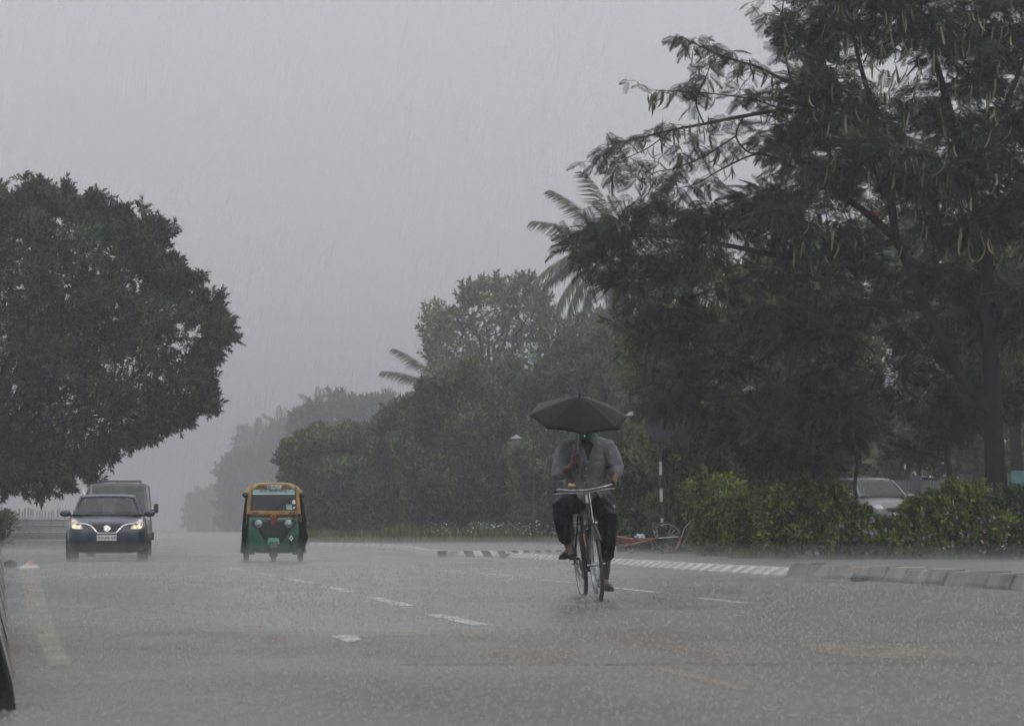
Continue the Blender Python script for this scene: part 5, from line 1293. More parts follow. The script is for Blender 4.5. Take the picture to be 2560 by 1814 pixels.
sR, eR, wR_, hR = L_(1411, 1117, -.66), L_(1399, 1183, -.62), L_(1428, 1166, -.42), L_(1443, 1148, -.36)
sL, eL, wL, hL = L_(1519, 1115, -.66), L_(1540, 1172, -.64), L_(1533, 1203, -.46), L_(1536, 1217, -.38)
hipR, knR, anR = L_(1440, 1252, -.82), L_(1403, 1268, -.37), L_(1417, 1352, -.60)
hipL, knL, anL = L_(1487, 1252, -.82), L_(1521, 1290, -.45), L_(1514, 1424, -.70)
toeR, heeR = L_(1409, 1385, -.40), L_(1432, 1378, -.66)
toeL, heeL = L_(1523, 1464, -.50), L_(1503, 1455, -.76)
def mid(a, b, t=.5): return a.lerp(b, t)
def ell(bm, c, r, rot=None, seg=20):
    bmesh.ops.create_uvsphere(bm, u_segments=seg, v_segments=12, radius=1, matrix=Matrix.Translation(c) @ (rot.to_4x4() if rot is not None else Matrix.Identity(4)) @ Matrix.Diagonal((*r, 1)))
def rod(bm, pts, rad, n=12):
    """rounded tapered rod"""
    tube(bm, pts, rad, n)
    ell(bm, Vector(pts[0]), (rad[0],) * 3, seg=10); ell(bm, Vector(pts[-1]), (rad[-1],) * 3, seg=10)
def eloft(bm, rows, n=20):
    """torso-like loft: (centre, half width across, half depth)"""
    loft(bm, [[(c.x + math.cos(2 * math.pi * k / n) * d, c.y + math.sin(2 * math.pi * k / n) * a, c.z) for k in range(n)] for c, a, d in rows])
def hand(bm, c, axis, wrist, r, thumb=1, sgn=1):
    axis = Vector(axis).normalized(); u = (wrist - c); u = (u - axis * u.dot(axis)).normalized(); v = axis.cross(u) * sgn
    R = r + .010; kn = []
    for i, (off, ln) in enumerate(((.031, .92), (.0105, 1.0), (-.0105, .95), (-.031, .80))):
        k = c + axis * off + u * (R + .010) + v * (R + .004)
        kn.append(k)
        pts = [k]
        for a in (95, 140, 185, 230, 270)[: 5]:
            t = math.radians(a if False else a) * 1.0
            ang = math.radians(45) + (math.radians(a) - math.radians(45)) * ln
            pts.append(c + axis * off + (u * math.cos(ang) + v * math.sin(ang)) * R)
        rod(bm, pts, [.0105, .0100, .0097, .0092, .0085, .0075], 8)
    for k in kn: rod(bm, [wrist, mid(wrist, k, .5), k], [.017, .016, .012], 8)
    ell(bm, mid(wrist, c + u * (R + .018), .55), (.03, .03, .03), seg=10)
    b = mid(wrist, c + axis * .035 * thumb + u * (R + .01), .35)
    pts = [b, c + axis * .045 * thumb + (u * .8 - v * .6) * (R + .006), c + axis * .046 * thumb + (u * -.1 - v) * (R + .002), c + axis * .040 * thumb + (u * -.75 - v * .55) * R]
    rod(bm, pts, [.016, .013, .011, .009], 8)
def limbr(bm, a, b, c, ra, rb, rc, bulge=0.0, n=14):
    pts = [a, mid(a, b, .35), mid(a, b, .7), b, mid(b, c, .3), mid(b, c, .65), c]
    rad = [ra, ra * .97 + bulge, (ra + rb) / 2, rb, rb * 1.02 + bulge * .6, (rb + rc) / 2, rc]
    rod(bm, pts, rad, n)
# umbrella geometry first (the hand closes on its shaft)
UC = L_(1446, 1041, -.22); tilt = math.radians(23); UN = Vector((math.sin(tilt), 0.015, math.cos(tilt))).normalized()
apex = UC + UN * .20
shaft_dir = (apex - hR).normalized()
# ---- body
bm = BM()
eloft(bm, [(pel - Vector((0, 0, .05)), .15, .10), (pel + Vector((0, 0, .03)), .165, .125), (wai, .155, .115), (mid(wai, che), .16, .12), (che, .165, .115), (mid(che, nek, .6), .15, .095), (nek - Vector((0, 0, .02)), .07, .065)])
rod(bm, [sR, mid(sR, sL), sL], [.062, .07, .062], 12)
rod(bm, [nek - Vector((0, 0, .06)), nek + Vector((.012, 0, .03)), hed - Vector((.0, 0, .05))], [.068, .058, .056], 12)
ell(bm, hed + Vector((-.010, 0, .025)), (.096, .077, .108)); ell(bm, hed + Vector((.03, 0, -.055)), (.062, .055, .066)); ell(bm, hed + Vector((.062, 0, -.095)), (.026, .028, .022))   # skull, jaw, chin
rod(bm, [hed + Vector((.082, 0, .025)), hed + Vector((.100, 0, -.005)), hed + Vector((.108, 0, -.022))], [.010, .013, .016], 8)        # nose
ell(bm, hed + Vector((.082, 0, -.062)), (.012, .026, .010))                                                                            # lips
rod(bm, [hed + Vector((.080, -.05, .038)), hed + Vector((.092, 0, .034)), hed + Vector((.080, .05, .038))], [.010, .011, .010], 8)     # brow
for s in (-1, 1): ell(bm, hed + Vector((-.012, s * .080, -.008)), (.020, .010, .033))                                                   # ears
limbr(bm, sR, eR, wR_, .052, .042, .030); limbr(bm, sL, eL, wL, .052, .042, .031)
hand(bm, hR, shaft_dir, wR_, .010, 1, 1)
gr_c = MPi @ (MB @ Vector((-.315, .266, 1.066))); gr_a = (MPi.to_3x3() @ MB.to_3x3() @ Vector((-1, .03, -.08)))
hL = gr_c
hand(bm, hL, gr_a, wL + Vector((0, 0, .0)), .017, -1, -1)
limbr(bm, hipR, knR, anR, .085, .058, .040, .006); limbr(bm, hipL, knL, anL, .085, .058, .040, .006)
for an, toe, hee in ((anR, toeR, heeR), (anL, toeL, heeL)):
    rod(bm, [hee + Vector((0, 0, .01)), mid(hee, toe, .5) + Vector((0, 0, .015)), mid(hee, toe, .93)], [.032, .036, .024], 10); rod(bm, [an, mid(an, mid(hee, toe, .25), .7)], [.038, .036], 10)
body = obj('body', remesh(bm, .0055, 4), SKIN, man)
# ---- eyes, hair
for s in (-1, 1):
    bm = BM(); ell(bm, hed + Vector((.079, s * .031, .012)), (.013, .014, .011), seg=12); obj('eye', bm, mat('eye', (.55, .5, .46), .2, var=0) if s < 0 else bpy.data.materials['eye'], body)
bm = BM(); ell(bm, hed + Vector((-.022, 0, .045)), (.101, .085, .105), seg=20); ell(bm, hed + Vector((-.05, 0, -.01)), (.062, .078, .085), seg=16)
obj('hair', remesh(bm, .008, 3, .004, 40), HAIR, body)
# ---- face mask over nose, mouth and chin
bm = BM(); rows = []
for j in range(9):
    v = j / 8; row = []
    for i in range(15):
        u = -1 + 2 * i / 14; a = u * math.radians(82)
        rx = .104 + .016 * math.exp(-(u * 2.5) ** 2) * (1 - abs(v - .25) * 1.2) ; ry = .078 - .012 * v
        z = .012 - .135 * v - .012 * u * u * (1 - v) + .025 * u * u * v
        row.append(bm.verts.new(hed + Vector((math.cos(a) * (rx - .030 * v * v) - .004, math.sin(a) * ry, z))))
    rows.append(row)
for a, b in zip(rows[:-1], rows[1:]):
    for i in range(14): bm.faces.new((a[i], a[i + 1], b[i + 1], b[i]))
r = bmesh.ops.extrude_face_region(bm, geom=bm.faces[:])
for g in r['geom']:
    if isinstance(g, bmesh.types.BMVert): g.co.x -= .006
fixn(bm); mk = smooth(obj('face_mask', bm, MASKG, man), 60)
for s in (-1, 1):
    bm = BM(); tube(bm, [hed + Vector((.012, s * .078, .0)), hed + Vector((-.02, s * .088, .018)), hed + Vector((-.032, s * .086, -.01)), hed + Vector((.0, s * .076, -.05))], .003, 6); obj('ear_loop', bm, MASKG, mk)
# ---- shirt
bm = BM()
dwn = Vector((0, 0, -.012))
eloft(bm, [(pel + Vector((.015, 0, -.055)), .188, .158), (pel + Vector((.018, 0, .01)), .196, .160), (mid(pel, wai, .6) + Vector((.01, 0, 0)), .194, .152), (wai + Vector((.006, 0, .04)), .196, .148), (mid(wai, che, .7), .199, .144), (che + Vector((0, 0, .02)), .196, .136), (mid(che, nek, .5), .178, .120), (mid(che, nek, .8), .155, .102), (nek - Vector((0, 0, .005)), .105, .085)], 28)
for s_ in (sR, sL): rod(bm, [nek + Vector((-.02, 0, -.02)), mid(nek, s_, .5) + Vector((-.01, 0, .0)), s_ + Vector((0, 0, -.005))], [.052, .058, .064], 12)
rod(bm, [sR + Vector((0, .012, -.012)), mid(sR, sL) + Vector((0, 0, -.02)), sL + Vector((0, -.012, -.012))], [.070, .072, .070], 14)
rod(bm, [sR + dwn, mid(sR, eR, .4), mid(sR, eR, .8), eR, mid(eR, wR_, .22)], [.070, .074, .072, .067, .058], 14)
rod(bm, [sL + dwn, mid(sL, eL, .4), mid(sL, eL, .8), eL, mid(eL, wL, .30)], [.070, .074, .073, .069, .058], 14)
sm_ = remesh(bm, .0075, 6, .011, 8.0)
# cut the open neck and the open bottom
b2 = bmesh.new(); b2.from_mesh(sm_); chz = nek.z
kill = []
vn_top, vn_bot = L_(1465, 1090, -.56).z, L_(1470, 1150, -.56).z; vy = L_(1469, 1120, -.56).y
for f in b2.faces:
    c = f.calc_center_median()
    hw = .075 * max(0, min(1, (c.z - vn_bot) / (vn_top - vn_bot)))
    front = c.x > che.x + .02
    if front and c.z > vn_bot and abs(c.y - vy) < hw and abs(c.y) < .12: kill.append(f)
    elif c.z > nek.z + .012 and abs(c.y - nek.y) < .085: kill.append(f)
    elif c.z < pel.z - .048: kill.append(f)
bmesh.ops.delete(b2, geom=kill, context='FACES')
b2.to_mesh(sm_); b2.free()
shirt = obj('shirt', sm_, SHIRT, man)
so = shirt.modifiers.new('thick', 'SOLIDIFY'); so.thickness = .004; so.offset = 1.0
sbm = bmesh.new(); sbm.from_mesh(sm_); shb = BVHTree.FromBMesh(sbm); sbm.free()
def onshirt(y, z, off=.006):
    h = shb.ray_cast(Vector((.5, y, z)), Vector((-1, 0, 0)))
    return Vector((h[0].x + off, y, z)) if h[0] is not None else Vector((che.x + .14 + off, y, z))
def shirt_patch(name, outline_px, off=.007, th=.004, n=5):
    pts = [L_(x, y, -.54) for x, y in outline_px]
    bm = BM(); vs = [bm.verts.new((0, p.y, p.z)) for p in pts]; bm.faces.new(vs); bmesh.ops.triangulate(bm, faces=bm.faces[:])
    for _ in range(3):
        es = [e for e in bm.edges if e.calc_length() > .022]
        if es: bmesh.ops.subdivide_edges(bm, edges=es, cuts=1); bmesh.ops.triangulate(bm, faces=[f for f in bm.faces if len(f.verts) > 3])
    for v in bm.verts: v.co.x = onshirt(v.co.y, v.co.z, off).x
    r = bmesh.ops.extrude_face_region(bm, geom=bm.faces[:])
    for g in r['geom']:
        if isinstance(g, bmesh.types.BMVert): g.co.x -= th
    fixn(bm); return smooth(obj(name, bm, SHIRT, shirt), 60)
shirt_patch('pocket', [(1481, 1140), (1507, 1142), (1508, 1172), (1482, 1172)])
shirt_patch('pocket_flap', [(1480, 1138), (1508, 1140), (1508, 1147), (1494, 1150), (1480, 1145)], .012)
shirt_patch('button_placket', [(1463, 1146), (1471, 1146), (1466, 1238), (1458, 1238)])
for y in (1152, 1170, 1188, 1206, 1224):
    p = L_(1467 - (y - 1150) * .06, y, -.54); q = onshirt(p.y, p.z, .012); bm = BM(); ell(bm, q, (.004, .006, .006), seg=8); obj('button', bm, WHITEP, shirt)
# collar: two turned-down leaves
for s in (-1, 1):
    P0 = [L_(1465 + s * 22, 1083, -.60), L_(1465 + s * 30, 1087, -.64), L_(1465 + s * 30, 1100, -.58), L_(1465 + s * 22, 1114, -.545), L_(1465 + s * 13, 1104, -.545), L_(1465 + s * 17, 1092, -.57)]
    bm = BM(); a = [bm.verts.new(p + Vector((.012, 0, 0))) for p in P0]; bm.faces.new(a); bmesh.ops.triangulate(bm, faces=bm.faces[:])
    r = bmesh.ops.extrude_face_region(bm, geom=bm.faces[:])
    for g in r['geom']:
        if isinstance(g, bmesh.types.BMVert): g.co += Vector((-.007, 0, -.002))
    fixn(bm); obj('collar', bm, SHIRT, shirt)
bm = BM(); tube(bm, [L_(1465 - 24, 1086, -.60), L_(1465 - 20, 1083, -.68), L_(1465, 1081, -.72), L_(1465 + 20, 1083, -.68), L_(1465 + 24, 1086, -.60)], .012, 8); fixn(bm); smooth(obj('collar_band', bm, SHIRT, shirt))
# rolled cuffs
for e, w_, t in ((eR, wR_, .26), (eL, wL, .34)):
    c = mid(e, w_, t); d = (w_ - e).normalized(); bm = BM()
    tube(bm, [c - d * .030, c - d * .012, c + d * .006, c + d * .012], [.064, .067, .064, .052], 18); fixn(bm); smooth(obj('rolled_cuff', bm, SHIRT, shirt), 60)
# shirt tails hanging below the handlebar
def tail(px):
    pts = [L_(x, y, -.60 if i in (0, 1) else -.585) for i, (x, y) in enumerate(px)]
    bm = BM(); prism(bm, pts, (.006, 0, 0)); fixn(bm); obj('shirt_tail', bm, SHIRT, shirt)
tail([(1440, 1226), (1462, 1228), (1459, 1240), (1450, 1247), (1443, 1240)]); tail([(1480, 1222), (1522, 1218), (1528, 1236), (1514, 1234), (1503, 1244), (1494, 1235)])
# ---- trousers
bm = BM()
ell(bm, pel + Vector((0, 0, -.01)), (.135, .175, .10)); 
limbr(bm, hipR, knR, mid(knR, anR, .86), .102, .086, .072, .004, 16); limbr(bm, hipL, knL, mid(knL, anL, .70), .102, .086, .070, .006, 16)
tr_me = remesh(bm, .0085, 5, .011, 8.0)
trousers = obj('trousers', tr_me, TROU, man)
for kn, an, t in ((knR, anR, .90), (knL, anL, .745)):
    c = mid(kn, an, t); d = (an - kn).normalized(); bm = BM(); tube(bm, [c - d * .05, c, c + d * .004], [.070, .074, .066], 16); fixn(bm); smooth(obj('trouser_hem', bm, TROU, trousers), 60)
# ---- socks and shoes
bm = BM(); rod(bm, [mid(knL, anL, .70), anL, mid(anL, mid(heeL, toeL, .3), .6)], [.046, .042, .042], 12); fixn(bm); smooth(obj('sock', bm, mat('dark_sock', (.012, .012, .014), .9, var=.2), man), 60)
def shoe(hee, toe, an):
    d = toe - hee; L0 = d.length; f = d.normalized(); up = Vector((0, 0, 1)); up = (up - f * up.dot(f)).normalized(); sd = f.cross(up)
    b0 = hee - up * .030; bm = BM()
    prof = [(-.03, .020, .045), (-.015, .033, .072), (.03, .037, .085), (.09, .036, .072), (.15, .042, .060), (.20, .046, .050), (.25, .040, .040), (.275, .022, .030)]
    rings = []
    for x, w_, h in prof:
        c = b0 + f * (x * (L0 + .055) / .275)
        rings.append([c + sd * (a * w_) + up * (hz * h) for a, hz in ((-.9, 0), (-1, .2), (-1, .5), (-.72, .85), (0, 1), (.72, .85), (1, .5), (1, .2), (.9, 0), (0, 0))])
    loft(bm, rings); fixn(bm); o = smooth(obj('shoe', bm, SHOE, man), 60)
    bm = BM(); rings = []
    for x, w_, h in prof:
        c = b0 + f * (x * (L0 + .060) / .275)
        rings.append([c + sd * (a * w_ * 1.06) + up * hz for a, hz in ((-1, -.014), (-1, .006), (1, .006), (1, -.014))])
    loft(bm, rings); fixn(bm); obj('sole', bm, RUBBER, o)
    bm = BM(); rod(bm, [mid(hee, toe, .22) + up * .035, an + up * .0], [.043, .044], 12); fixn(bm); smooth(obj('shoe_collar', bm, SHOE, o), 60)
shoe(heeR, toeR, mid(anR, heeR, .35)); shoe(heeL, toeL, mid(anL, heeL, .5))

# ---------------------------------------------------------------- umbrella
UMB = mat('black_umbrella_cloth', (0.005, 0.005, 0.006), 0.45, spec=0.16, var=0.2, scale=5, bump=0.15, bscale=30)
um = empty('umbrella', hR, label='black umbrella tipped forward over the cyclist', cat='umbrella'); um.parent = None
um.matrix_world = MPp @ Matrix.Translation(hR)
RU = .475; e2 = Vector((0, 1, 0)); e2 = (e2 - UN * e2.dot(UN)).normalized(); e1 = e2.cross(UN).normalized()
if e1.x < 0: e1 = -e1
def upt(phi, t, sag=0.0):
    """point on canopy: angle from the front, t from apex to rim"""
    h = .20 * (1 - t ** 1.25) - sag
    return apex - hR - UN * .20 + UN * h + (e1 * math.cos(phi) + e2 * math.sin(phi)) * RU * t
NR, SUB, TT = 8, 6, 9
bm = BM(); tip = bm.verts.new(apex - hR); grid = []
for k in range(NR * SUB):
    fr = (k % SUB) / SUB; phi = 2 * math.pi * k / (NR * SUB)
    col = []
    c0 = math.cos(math.pi / NR); cl_ = c0 / math.cos((fr - .5) * 2 * math.pi / NR) if fr > 0 else 1.0
    pin = math.sin(math.pi * fr)
    for j in range(1, TT + 1):
        t = j / TT; tt = t * (1 + (cl_ - 1) * t) - .020 * pin * t ** 6
        p = upt(phi, tt, sag=.014 * pin * t)
        col.append(bm.verts.new(p))
    grid.append(col)
n_ = NR * SUB
for k in range(n_):
    a, b = grid[k], grid[(k + 1) % n_]
    bm.faces.new((tip, a[0], b[0]))
    for j in range(TT - 1): bm.faces.new((a[j], a[j + 1], b[j + 1], b[j]))
fixn(bm); can = smooth(obj('canopy', bm, UMB, um), 9); so = can.modifiers.new('thick', 'SOLIDIFY'); so.thickness = .002; so.offset = -1
for k in range(NR):
    phi = 2 * math.pi * k / NR; bm = BM(); tube(bm, [upt(phi, t, .010) for t in (0.03, .2, .4, .6, .8, .97, 1.0)], [.0035] * 7, 6); fixn(bm); rb = obj('rib', bm, STEEL, um)
    bm = BM(); tube(bm, [upt(phi, .45, .012), apex - hR - shaft_dir * .22], .0025, 5); obj('stretcher', bm, STEEL, rb)
    bm = BM(); tube(bm, [upt(phi, .985, .006), upt(phi, 1.02, .010)], [.005, .004], 6); obj('rib_tip', bm, STEEL, rb)
bm = BM(); tube(bm, [apex - hR + shaft_dir * .035, apex - hR - shaft_dir * .02], [.006, .010], 8); fixn(bm); obj('ferrule', bm, BLACKP, um)
bm = BM(); tube(bm, [apex - hR, -shaft_dir * .02], .0055, 8); fixn(bm); obj('shaft', bm, STEEL, um)
bm = BM(); tube(bm, [shaft_dir * .05, Vector((0, 0, 0)), -shaft_dir * .06, -shaft_dir * .085], [.011, .013, .014, .010], 10); fixn(bm); obj('handle', bm, BLACKP, um)
bm = BM(); q = -shaft_dir * .08; tube(bm, [q, q + Vector((.01, .03, .03)), q + Vector((.015, .045, -.03)), q + Vector((.012, .042, -.10))], .0035, 6); obj('wrist_strap', bm, BLACKP, um)
# ================================================================== SIGNS, LAMPS, FENCE, WALL, WRECKS, LITTER
GALV = mat('weathered_sign_back', (0.032, 0.036, 0.042), 0.7, 0.0, var=0.15, scale=5)
PWHITE = mat('pole_white_paint', (0.50, 0.49, 0.44), 0.5, var=0.12); PBLACK = mat('pole_black_paint', (0.014, 0.014, 0.015), 0.45, var=0.2); PYEL = mat('pole_yellow_paint', (0.42, 0.34, 0.13), 0.5, var=0.12)
def banded_pole(root, top, bot, bands, r=.035):
    """bands: list of (fraction from top, material)"""
    for (a, m), (b, _) in zip(bands[:-1], bands[1:]):
        bm = BM(); tube(bm, [top.lerp(bot, a), top.lerp(bot, b)], r, 12); fixn(bm); obj('pole_band', bm, m, root)
# octagonal sign seen from behind, on a striped pole
D = 74.0; top, bot = P(1647, 1012, D), P(1657, 1378, D); bot.z = 0.12
s1 = empty('road_sign', bot, label='back of an octagonal road sign on a black and white banded pole', cat='sign')
fr = lambda y: (y - 1012) / (1378 - 1012)
banded_pole(s1, top - bot, Vector(), [(fr(1012), PWHITE), (fr(1102), PBLACK), (fr(1151), PWHITE), (fr(1184), PBLACK), (fr(1218), PWHITE), (fr(1250), PBLACK), (fr(1290), PWHITE), (fr(1330), PBLACK), (1.0, PBLACK)])
bm = BM(); prism(bm, [P(1653 + 41 * math.cos(math.radians(22.5 + 45 * k)), 1060 + 47 * math.sin(math.radians(22.5 + 45 * k)), D - .06) - bot for k in range(8)], (0, -.012, 0)); fixn(bm); obj('sign_plate', bm, GALV, s1)
bm = BM()
q = [P(x, y, D - .03) - bot for x, y in ((1623, 1027), (1684, 1027), (1684, 1103), (1625, 1103))]
for k in range(4): tube(bm, [q[k], q[(k + 1) % 4]], .016, 6)
fixn(bm); obj('sign_frame', bm, PBLACK, s1)
# second sign, mostly behind the umbrella
D = 76.0; top, bot = P(1526, 1030, D), P(1538, 1384, D); bot.z = 0.11
s2 = empty('road_sign', bot, label='grey signboard on a banded pole just behind the umbrella and the rider', cat='sign')
fr = lambda y: (y - 1030) / (1384 - 1030)
banded_pole(s2, top - bot, Vector(), [(0, PBLACK), (fr(1068), PYEL), (fr(1101), PBLACK), (fr(1150), PWHITE), (fr(1190), PBLACK), (fr(1262), PWHITE), (fr(1302), PBLACK), (fr(1342), PWHITE), (1.0, PWHITE)], .034)
bm = BM(); prism(bm, [P(x, y, D - .06) - bot for x, y in ((1488, 1036), (1546, 1036), (1559, 1104), (1490, 1104))], (0, -.012, 0)); fixn(bm); obj('sign_plate', bm, GALV, s2)
bm = BM(); tube(bm, [P(1488, 1104, D - .09) - bot, P(1559, 1104, D - .09) - bot, P(1547, 1037, D - .09) - bot], .014, 6); fixn(bm); obj('sign_frame', bm, PBLACK, s2)
# lamps with bell glasses on swan-neck arms
LGLASS = mat('milky_lamp_glass', (0.20, 0.19, 0.175), 0.4, var=0.05); LCAP = mat('lamp_cap_metal', (0.32, 0.32, 0.33), 0.35, 0.6, var=0.1)
def lamp(px, py, D, w, label, side=1):
    """px,py: middle of the glass; w its width in photo pixels"""
    c = P(px, py, D); R = M(w, D) / 2; b = Vector((c.x + side * .75, D + .1, 0.12)); t = empty('street_lamp', b, label=label, cat='street lamp', group='bell-glass street lamps')
    o = c - b; bm = BM(); tube(bm, [(0, 0, -.1), (0, 0, .5), (0, 0, .55), (0, 0, o.z + .9)], [.07, .06, .045, .035], 10); fixn(bm); obj('pole', bm, PBLACK, t)
    bm = BM(); pts = [(0, 0, o.z + .55)] + [(o.x * (.5 + .5 * math.cos(a)) * 1.0 if False else o.x * (1 - math.cos(a)) / 2, o.y * (1 - math.cos(a)) / 2, o.z + .55 + .30 * math.sin(a)) for a in [math.pi * k / 8 for k in range(1, 8)]] + [(o.x, o.y, o.z + .45), (o.x, o.y, o.z + R * 1.3)]
    tube(bm, pts, .014, 8); ring(bm, (o.x * .35, 0, o.z + .55), (0, 1, 0), .09, .008, 20, 6); fixn(bm); obj('swan_neck_arm', bm, PBLACK, t)
    bm = BM(); lathe(bm, [(R * .25, R * 1.5), (R * .45, R * 1.2), (R * 1.35, R * .75), (R * 1.38, R * .68), (R * .9, R * .66)], o, 20); fixn(bm); smooth(obj('lamp_cap', bm, LCAP, t))
    bm = BM(); lathe(bm, [(R * .98, R * .66), (R * 1.0, R * .3), (R * .93, -R * .25), (R * .7, -R * .75), (R * .3, -R * 1.08), (R * .02, -R * 1.15)], o, 20); fixn(bm); smooth(obj('glass_bowl', bm, LGLASS, t))
lamp(1875, 988, 64.5, 33, 'street lamp bowl hanging nearest, right of the octagonal sign', 1)
lamp(1578, 1048, 92, 27, 'street lamp just right of the umbrella edge', -1)
lamp(1291, 1104, 140, 24, 'small street lamp hanging left of the umbrella', 1)

# ---------------------------------------------------------------- fence at the left
FCONC = mat('grey_fence_concrete', (0.55, 0.54, 0.53), 0.7, var=0.15, scale=3); 
fa, fb = P(-60, 1372, 112), P(330, 1372, 124); fa.z = fb.z = -.06
fence = empty('railing_fence', fa, label='grey picket railing fence behind the car at left', cat='fence')
v = fb - fa; nb = int(v.length / .23)
def fbar(name, h, w_):
    bm = BM(); box(bm, (0, 0, h / 2), (w_, w_, h)); bm.verts.ensure_lookup_table()
    r = bmesh.ops.bevel(bm, geom=[e for e in bm.edges if all(q.co.z > h - .001 for q in e.verts)], offset=w_ * .45, segments=1, affect='EDGES')
    me = bpy.data.meshes.new(name); bm.to_mesh(me); bm.free(); me.materials.append(FCONC); return me
tall, shrt = fbar('tall_bar', 1.50, .05), fbar('picket', 1.16, .03)
for k in range(nb + 1):
    o = bpy.data.objects.new('tall_bar', tall); link(o, fence); o.location = v * (k / nb); o.rotation_euler = (random.uniform(-.02, .02), random.uniform(-.02, .02), 0); o.scale.z = random.uniform(.94, 1.05)
    for j in (1, 2):
        o = bpy.data.objects.new('picket', shrt); link(o, fence); o.location = v * (k / nb) + v.normalized() * (.077 * j); o.scale.z = random.uniform(.96, 1.02)
for z in (.35, .66, .92, 1.13):
    bm = BM(); tube(bm, [Vector((0, -.035, z)), v + Vector((0, -.035, z))], .02, 6); obj('rail', bm, FCONC, fence)

# ---------------------------------------------------------------- boundary wall with painted mural, far right
def mural():
    m = bpy.data.materials.new('painted_mural'); m.use_nodes = True; n = m.node_tree; b = n.nodes['Principled BSDF']; l = n.links.new
    t = n.nodes.new('ShaderNodeTexCoord'); mp = n.nodes.new('ShaderNodeMapping'); mp.inputs['Scale'].default_value = (2.6, 1, .35)
    z = n.nodes.new('ShaderNodeTexNoise'); z.inputs['Scale'].default_value = 1.6; z.inputs['Detail'].default_value = 3
    r = n.nodes.new('ShaderNodeValToRGB'); r.color_ramp.interpolation = 'CONSTANT'; e = r.color_ramp.elements
    cols = [(0, (.20, .21, .22)), (.36, (.08, .14, .24)), (.44, (.25, .25, .25)), (.50, (.16, .24, .28)), (.54, (.26, .19, .09)), (.58, (.22, .23, .24)), (.66, (.10, .16, .16))]
    e[0].color = (*cols[0][1], 1); e[1].position = cols[1][0]; e[1].color = (*cols[1][1], 1)
    for p, c in cols[2:]: x = e.new(p); x.color = (*c, 1)
    l(t.outputs['Object'], mp.inputs[0]); l(mp.outputs[0], z.inputs['Vector']); l(z.outputs[0], r.inputs[0]); l(r.outputs[0], b.inputs['Base Color']); b.inputs['Roughness'].default_value = .7
    return m
MURAL = mural(); WALLB = mat('blue_grey_wall', (0.10, 0.12, 0.14), 0.7, var=0.2, scale=1.2)
wa = P(1560, 1372, 99); wa.z = .2; wb = P(2680, 1372, 93); wb.z = .2
wall = empty('boundary_wall', wa, label='blue grey boundary wall with painted mural behind the big trunk', cat='wall')
v = wb - wa; n_ = 9
for k in range(n_):
    a, b = v * (k / n_), v * ((k + 1) / n_); d = (b - a).normalized(); bm = BM()
    c = (a + b) / 2; box(bm, (c.x, c.y, .95), ((b - a).length - .30, .14, 2.0), Matrix.Rotation(math.atan2(d.y, d.x), 3, 'Z'))
    obj('wall_panel', bm, MURAL if k >= 5 else WALLB, wall)
    bm = BM(); box(bm, (a.x, a.y, 1.0), (.30, .26, 2.2), Matrix.Rotation(math.atan2(d.y, d.x), 3, 'Z'), .02); obj('wall_pier', bm, WALLB, wall)
tq = empty('hoarding', P(2556, 1372, 88), label='teal hoarding board at the far right edge', cat='board'); tq.location.z = .2
TEAL = mat('teal_board', (0.10, 0.22, 0.26), 0.5, var=0.12)
o0 = Vector(tq.location); bm = BM(); prism(bm, [P(x, y, 88) - o0 for x, y in ((2528, 1176), (2640, 1176), (2640, 1240), (2532, 1240))], (0, .04, 0)); fixn(bm); obj('board_panel', bm, TEAL, tq)
for x in (2536, 2620):
    bm = BM(); tube(bm, [P(x, 1245, 88.1) - o0, Vector((P(x, 1245, 88.1).x - o0.x, .1, -.05))], .04, 8); fixn(bm); obj('post', bm, PBLACK, tq)
# raised parking strip
pk = sheet('parking_strip', [(P(1980, 1372, 78.6).x, 78.6), (P(2460, 1372, 78.6).x, 78.6), (P(2640, 1372, 92).x, 92), (P(1900, 1372, 92).x, 92)], .47, MAT['soil'])

# ---------------------------------------------------------------- dark tree mass and slim trunks behind the hedge
c = fill_poly([(1880, 700), (2050, 640), (2250, 560), (2420, 600), (2660, 560), (2660, 1240), (2480, 1200), (2300, 1190), (2100, 1200), (1900, 1190)], 62, 95, 128, 4, 77)
tree('broadleaf_tree', 'dark dense tree filling the background behind the feathery tree', 'tree', tb(2250, 128), c, SPR_B, LF['mid'], 40, 1.1, .22, group=T2, fork=.3)
for px, D, yt, r, lab in ((2141, 72.6, 1080, .045, 'slim dark trunk in front of the parked car at its left'), (2371, 84, 1100, .075, 'dark young trunk between the parked car and the big trunk'), (1672, 90, 1100, .05, 'slim trunk right of the banded sign pole')):
    c = [(px + random.uniform(-50, 50), yt - 60 + random.uniform(-50, 50), 34, D + random.uniform(-.6, .6)) for _ in range(9)]
    tree('young_tree', lab, 'tree', tb(px, D), c, SPR_M, LF['shade'], 40, .6, r, group='slim young trees', fork=.92, nlimb=3)

pol = [(1540, 1140), (1600, 1110), (1680, 1120), (1740, 1150), (1760, 1260), (1740, 1340), (1560, 1340)]
tree('bushy_tree', 'dark green bush right behind the rider beside the striped sign pole', 'bush', tb(1640, 86), fill_poly(pol, 30, 44, 86, 1.6, 31) + edge_clumps(pol, 86, 1, 8, 16, 18), SPR_M, LF['mid'], 48, .62, .08, group='bushy growth along the verge', fork=.4, nlimb=5)
